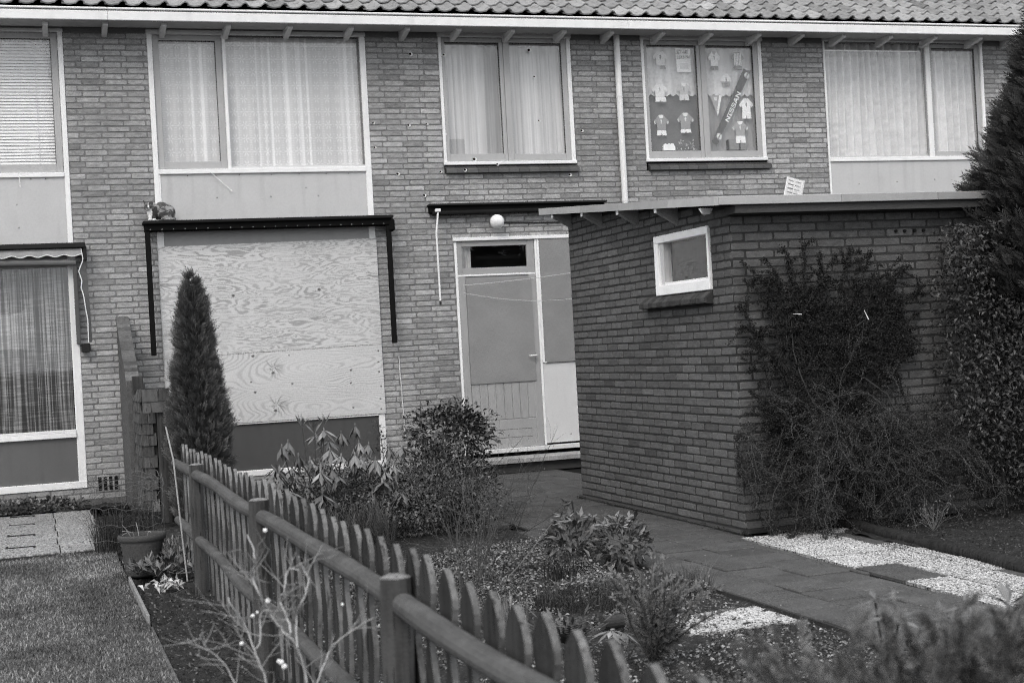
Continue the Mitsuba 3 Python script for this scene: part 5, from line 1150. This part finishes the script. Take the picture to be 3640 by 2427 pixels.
def side(Q, dens, ln, w):
    for i in range(2, len(Q) - 1):
        d = Q[i + 1] - Q[i - 1]; d /= np.linalg.norm(d) + 1e-9; pr_n = np.array([-d[2], 0, d[0]])
        for sg in (-1, 1):
            if RNG.random() < dens:
                e = d * .75 + pr_n * sg * .8 + np.array([0, -.3, 0]) * RNG.random() + RNG.normal(size=3) * .12; l = ln * RNG.uniform(.4, 1); p2 = Q[i] + e * l
                b.tube([Q[i], (Q[i] + p2) / 2 + RNG.normal(size=3) * .003, p2], [.0022, .0018, .001], .055, 3, False)
                m_ = int(l / .0028) + 1; t_ = RNG.random(m_)[:, None]; lb.append(Q[i] + (p2 - Q[i]) * t_ + RNG.normal(size=(m_, 3)) * w)
for ti, (x, z) in enumerate(tips):
    x0 = 5.20 + RNG.normal() * .14 if x < 5.4 + RNG.normal() * .2 else 5.66 + RNG.normal() * .18; z0 = 1.05 + RNG.normal() * .12
    if z < 1.25: z0 = .9 if z > 1.12 else .55
    tt = np.linspace(0, 1, 26)[:, None]; p0, p1 = np.array([x0, SF - .05, z0]), np.array([x, SF - .045 - .07 * RNG.random(), z])
    mid = (p0 + p1) / 2 + np.array([RNG.normal() * .10, -.04 - .05 * RNG.random(), .12 + .08 * RNG.random()])
    Q = (1 - tt) ** 2 * p0 + 2 * tt * (1 - tt) * mid + tt ** 2 * p1; Q += RNG.normal(size=Q.shape) * .003
    b.tube(Q, np.linspace(.005, .0018, 26), .05, 4, False)
    m_ = 420 if ti < len(OUT) else 170; t_ = (1 - .62 * RNG.random(m_)) * 25; lb.append(np.stack([np.interp(t_, np.arange(26), Q[:, i]) for i in range(3)], -1) + RNG.normal(size=(m_, 3)) * .0095)
    for _ in range(4):                                                   # herringbone side arms, brush-like
        i = RNG.integers(8, 24); d = Q[i + 1] - Q[i - 1]; d /= np.linalg.norm(d); sg = RNG.choice((-1, 1)); e = d * .7 + np.array([-d[2], 0, d[0]]) * sg * .8 + np.array([0, -.25, 0]) * RNG.random(); l = RNG.uniform(.08, .17)
        a_ = np.linspace(0, 1, 8)[:, None]; q2 = Q[i] + e * l * a_ + np.array([0, 0, -.03]) * a_ ** 2; b.tube(q2, np.linspace(.003, .0014, 8), .05, 4, False)
        m_ = 110; t_ = RNG.random(m_) * 7; lb.append(np.stack([np.interp(t_, np.arange(8), q2[:, c]) for c in range(3)], -1) + RNG.normal(size=(m_, 3)) * .008)
    side(Q, .25, .05, .005)
for pts in (((5.15, 1.55), (5.15, 1.28), (5.196, 1.108), (5.26, .95), (5.38, .75), (5.5, .4), (5.6, 0)), ((5.79, 1.62), (5.753, 1.478), (5.62, 1.40), (5.60, 1.30), (5.636, 1.119), (5.72, 1.05), (5.90, .92), (6.0, .7), (5.8, .3), (5.7, 0))):
    Q = np.array([[p[0], SF - .10, p[1]] for p in pts]); b.tube(Q, np.linspace(.004, .008, len(Q)), .07, 6, False)
put('branches', b, 'matte', k)
P = np.vstack(lb); n = len(P); v, f = leaves(P, unit(n), unit(n), .0135, .010, .1, 0); put('leaves', B().add(v, f, rep(.012 + .04 * RNG.random(n), 5), rep(RNG.random(n), 5)), 'dull_leaf', k)
k = thing('arching_cotoneaster', 'mound of fine arching twigs at the foot of the shed front', 'shrub')
b, lb = B(), []
def ramble(p, d, L, r, depth):
    n_ = 9; pts = [np.array(p, float)]; d = np.array(d, float)
    for i in range(n_):
        d = d / np.linalg.norm(d) + RNG.normal(size=3) * .26 - np.array([0, 0, .05 + .045 * i * (depth > 0)]); d[1] = min(d[1], .25) if pts[-1][1] > SF - .08 else d[1]; d /= np.linalg.norm(d); q_ = pts[-1] + d * L / n_; q_[1] = min(q_[1], SF - .03); q_[2] = max(q_[2], .015); q_[0] = max(q_[0], 4.70); pts.append(q_)
    pts = np.array(pts); b.tube(pts, np.linspace(r, r * .5, n_ + 1), .06 + .05 * RNG.random(), 3 if depth == 0 else 4, False)
    m_ = int(L / .0038); t_ = (.1 + .9 * RNG.random(m_)) * n_; lb.append(np.stack([np.interp(t_, np.arange(n_ + 1), pts[:, i]) for i in range(3)], -1) + RNG.normal(size=(m_, 3)) * .010)
    if depth > 0:
        for _ in range(9): i = RNG.integers(2, n_ + 1); ramble(pts[i], (pts[i] - pts[i - 1]) / np.linalg.norm(pts[i] - pts[i - 1]) + RNG.normal(size=3) * .7, L * RNG.uniform(.18, .42), r * .6, depth - 1)
for _ in range(180):
    a = RNG.uniform(-.15, math.pi + .15); el = RNG.uniform(.15, 1.25)
    ramble((5.62 + RNG.normal() * .36, SF - .10 - .06 * RNG.random(), .22 + .42 * RNG.random()), (math.cos(a) * math.cos(el) * 1.4, -abs(math.sin(a)) * math.cos(el) * .55, math.sin(el)), RNG.uniform(.5, .95) * (1.05 - .25 * math.sin(el)), .0032, 1)
put('twigs', b, 'matte', k); P = np.vstack(lb); n = len(P); v, f = leaves(P, unit(n), unit(n), .012, .008, .1, 0); put('leaves', B().add(v, f, rep(.025 + .075 * RNG.random(n) ** 2, 5), rep(RNG.random(n), 5)), 'dull_leaf', k)
for i, (p, q) in enumerate((((5.141, 1.541), (5.206, 1.536)), ((5.718, 1.542), (5.745, 1.473)))):
    b = B(); b.tube([[p[0], SF - .14, p[1]], [q[0], SF - .15, q[1]]], [.002, .0045], .75, 6)
    put('plant_tie', b, 'paint', label=('short white strip tying the wall shrub on the left', 'short white strip tying the wall shrub on the right')[i], cat='plant tie')

# hedge at the right edge
k = thing('hedge', 'tall dark small leaved hedge at the right edge beside the shed', 'hedge')
n = 26000; x = 6.22 + 2.3 * RNG.random(n); z = .12 + 2.12 * RNG.random(n); u = RNG.random(n)
top = 2.06 + .16 * mn(x, x * 0, 2.5, 2, 3) + .06 * (x - 6.3); lef = 6.22 + .16 * meshkit.fbm(np.stack([z * 3, z * 0, z * 0], -1), 3, 5) + np.where(z < .9, .18 * (.9 - z) / .9 * 2, 0)
y = -6.98 - .16 * meshkit.fbm(np.stack([x * 4, z * 4, z * 0], -1), 3, 9) + .30 * u ** 1.5 + np.where(z < .6, .3 * (.6 - z), 0); y += .5 * np.clip((lef + .25 - x), 0, .25)
kp = (z < top) & (x > lef) & (RNG.random(n) < np.where(z < .55, .7, 1)); P = np.stack([x, y, z], -1)[kp]; n = len(P)
D = unit(n) * .8 + [0, -.5, -.2]; v, f = leaves(P, D, unit(n) * .6 + [0, -.7, .6], .040 * (.7 + .6 * RNG.random(n)), .024 * (.7 + .6 * RNG.random(n)), .25, .2)
put('foliage', B().add(v, f, rep(.016 + .07 * RNG.random(n) ** 2.5, 5), rep(RNG.random(n), 5)), 'leaf', k)
b = B()
for _ in range(12): x0 = RNG.uniform(6.7, 8.3); b.tube([[x0, -6.9, -.02], [x0 + RNG.normal() * .08, -6.95, .6], [x0 + RNG.normal() * .15, -6.95, 1.9]], [.012, .009, .004], .025, 5, False)
put('stems', b, 'matte', k)
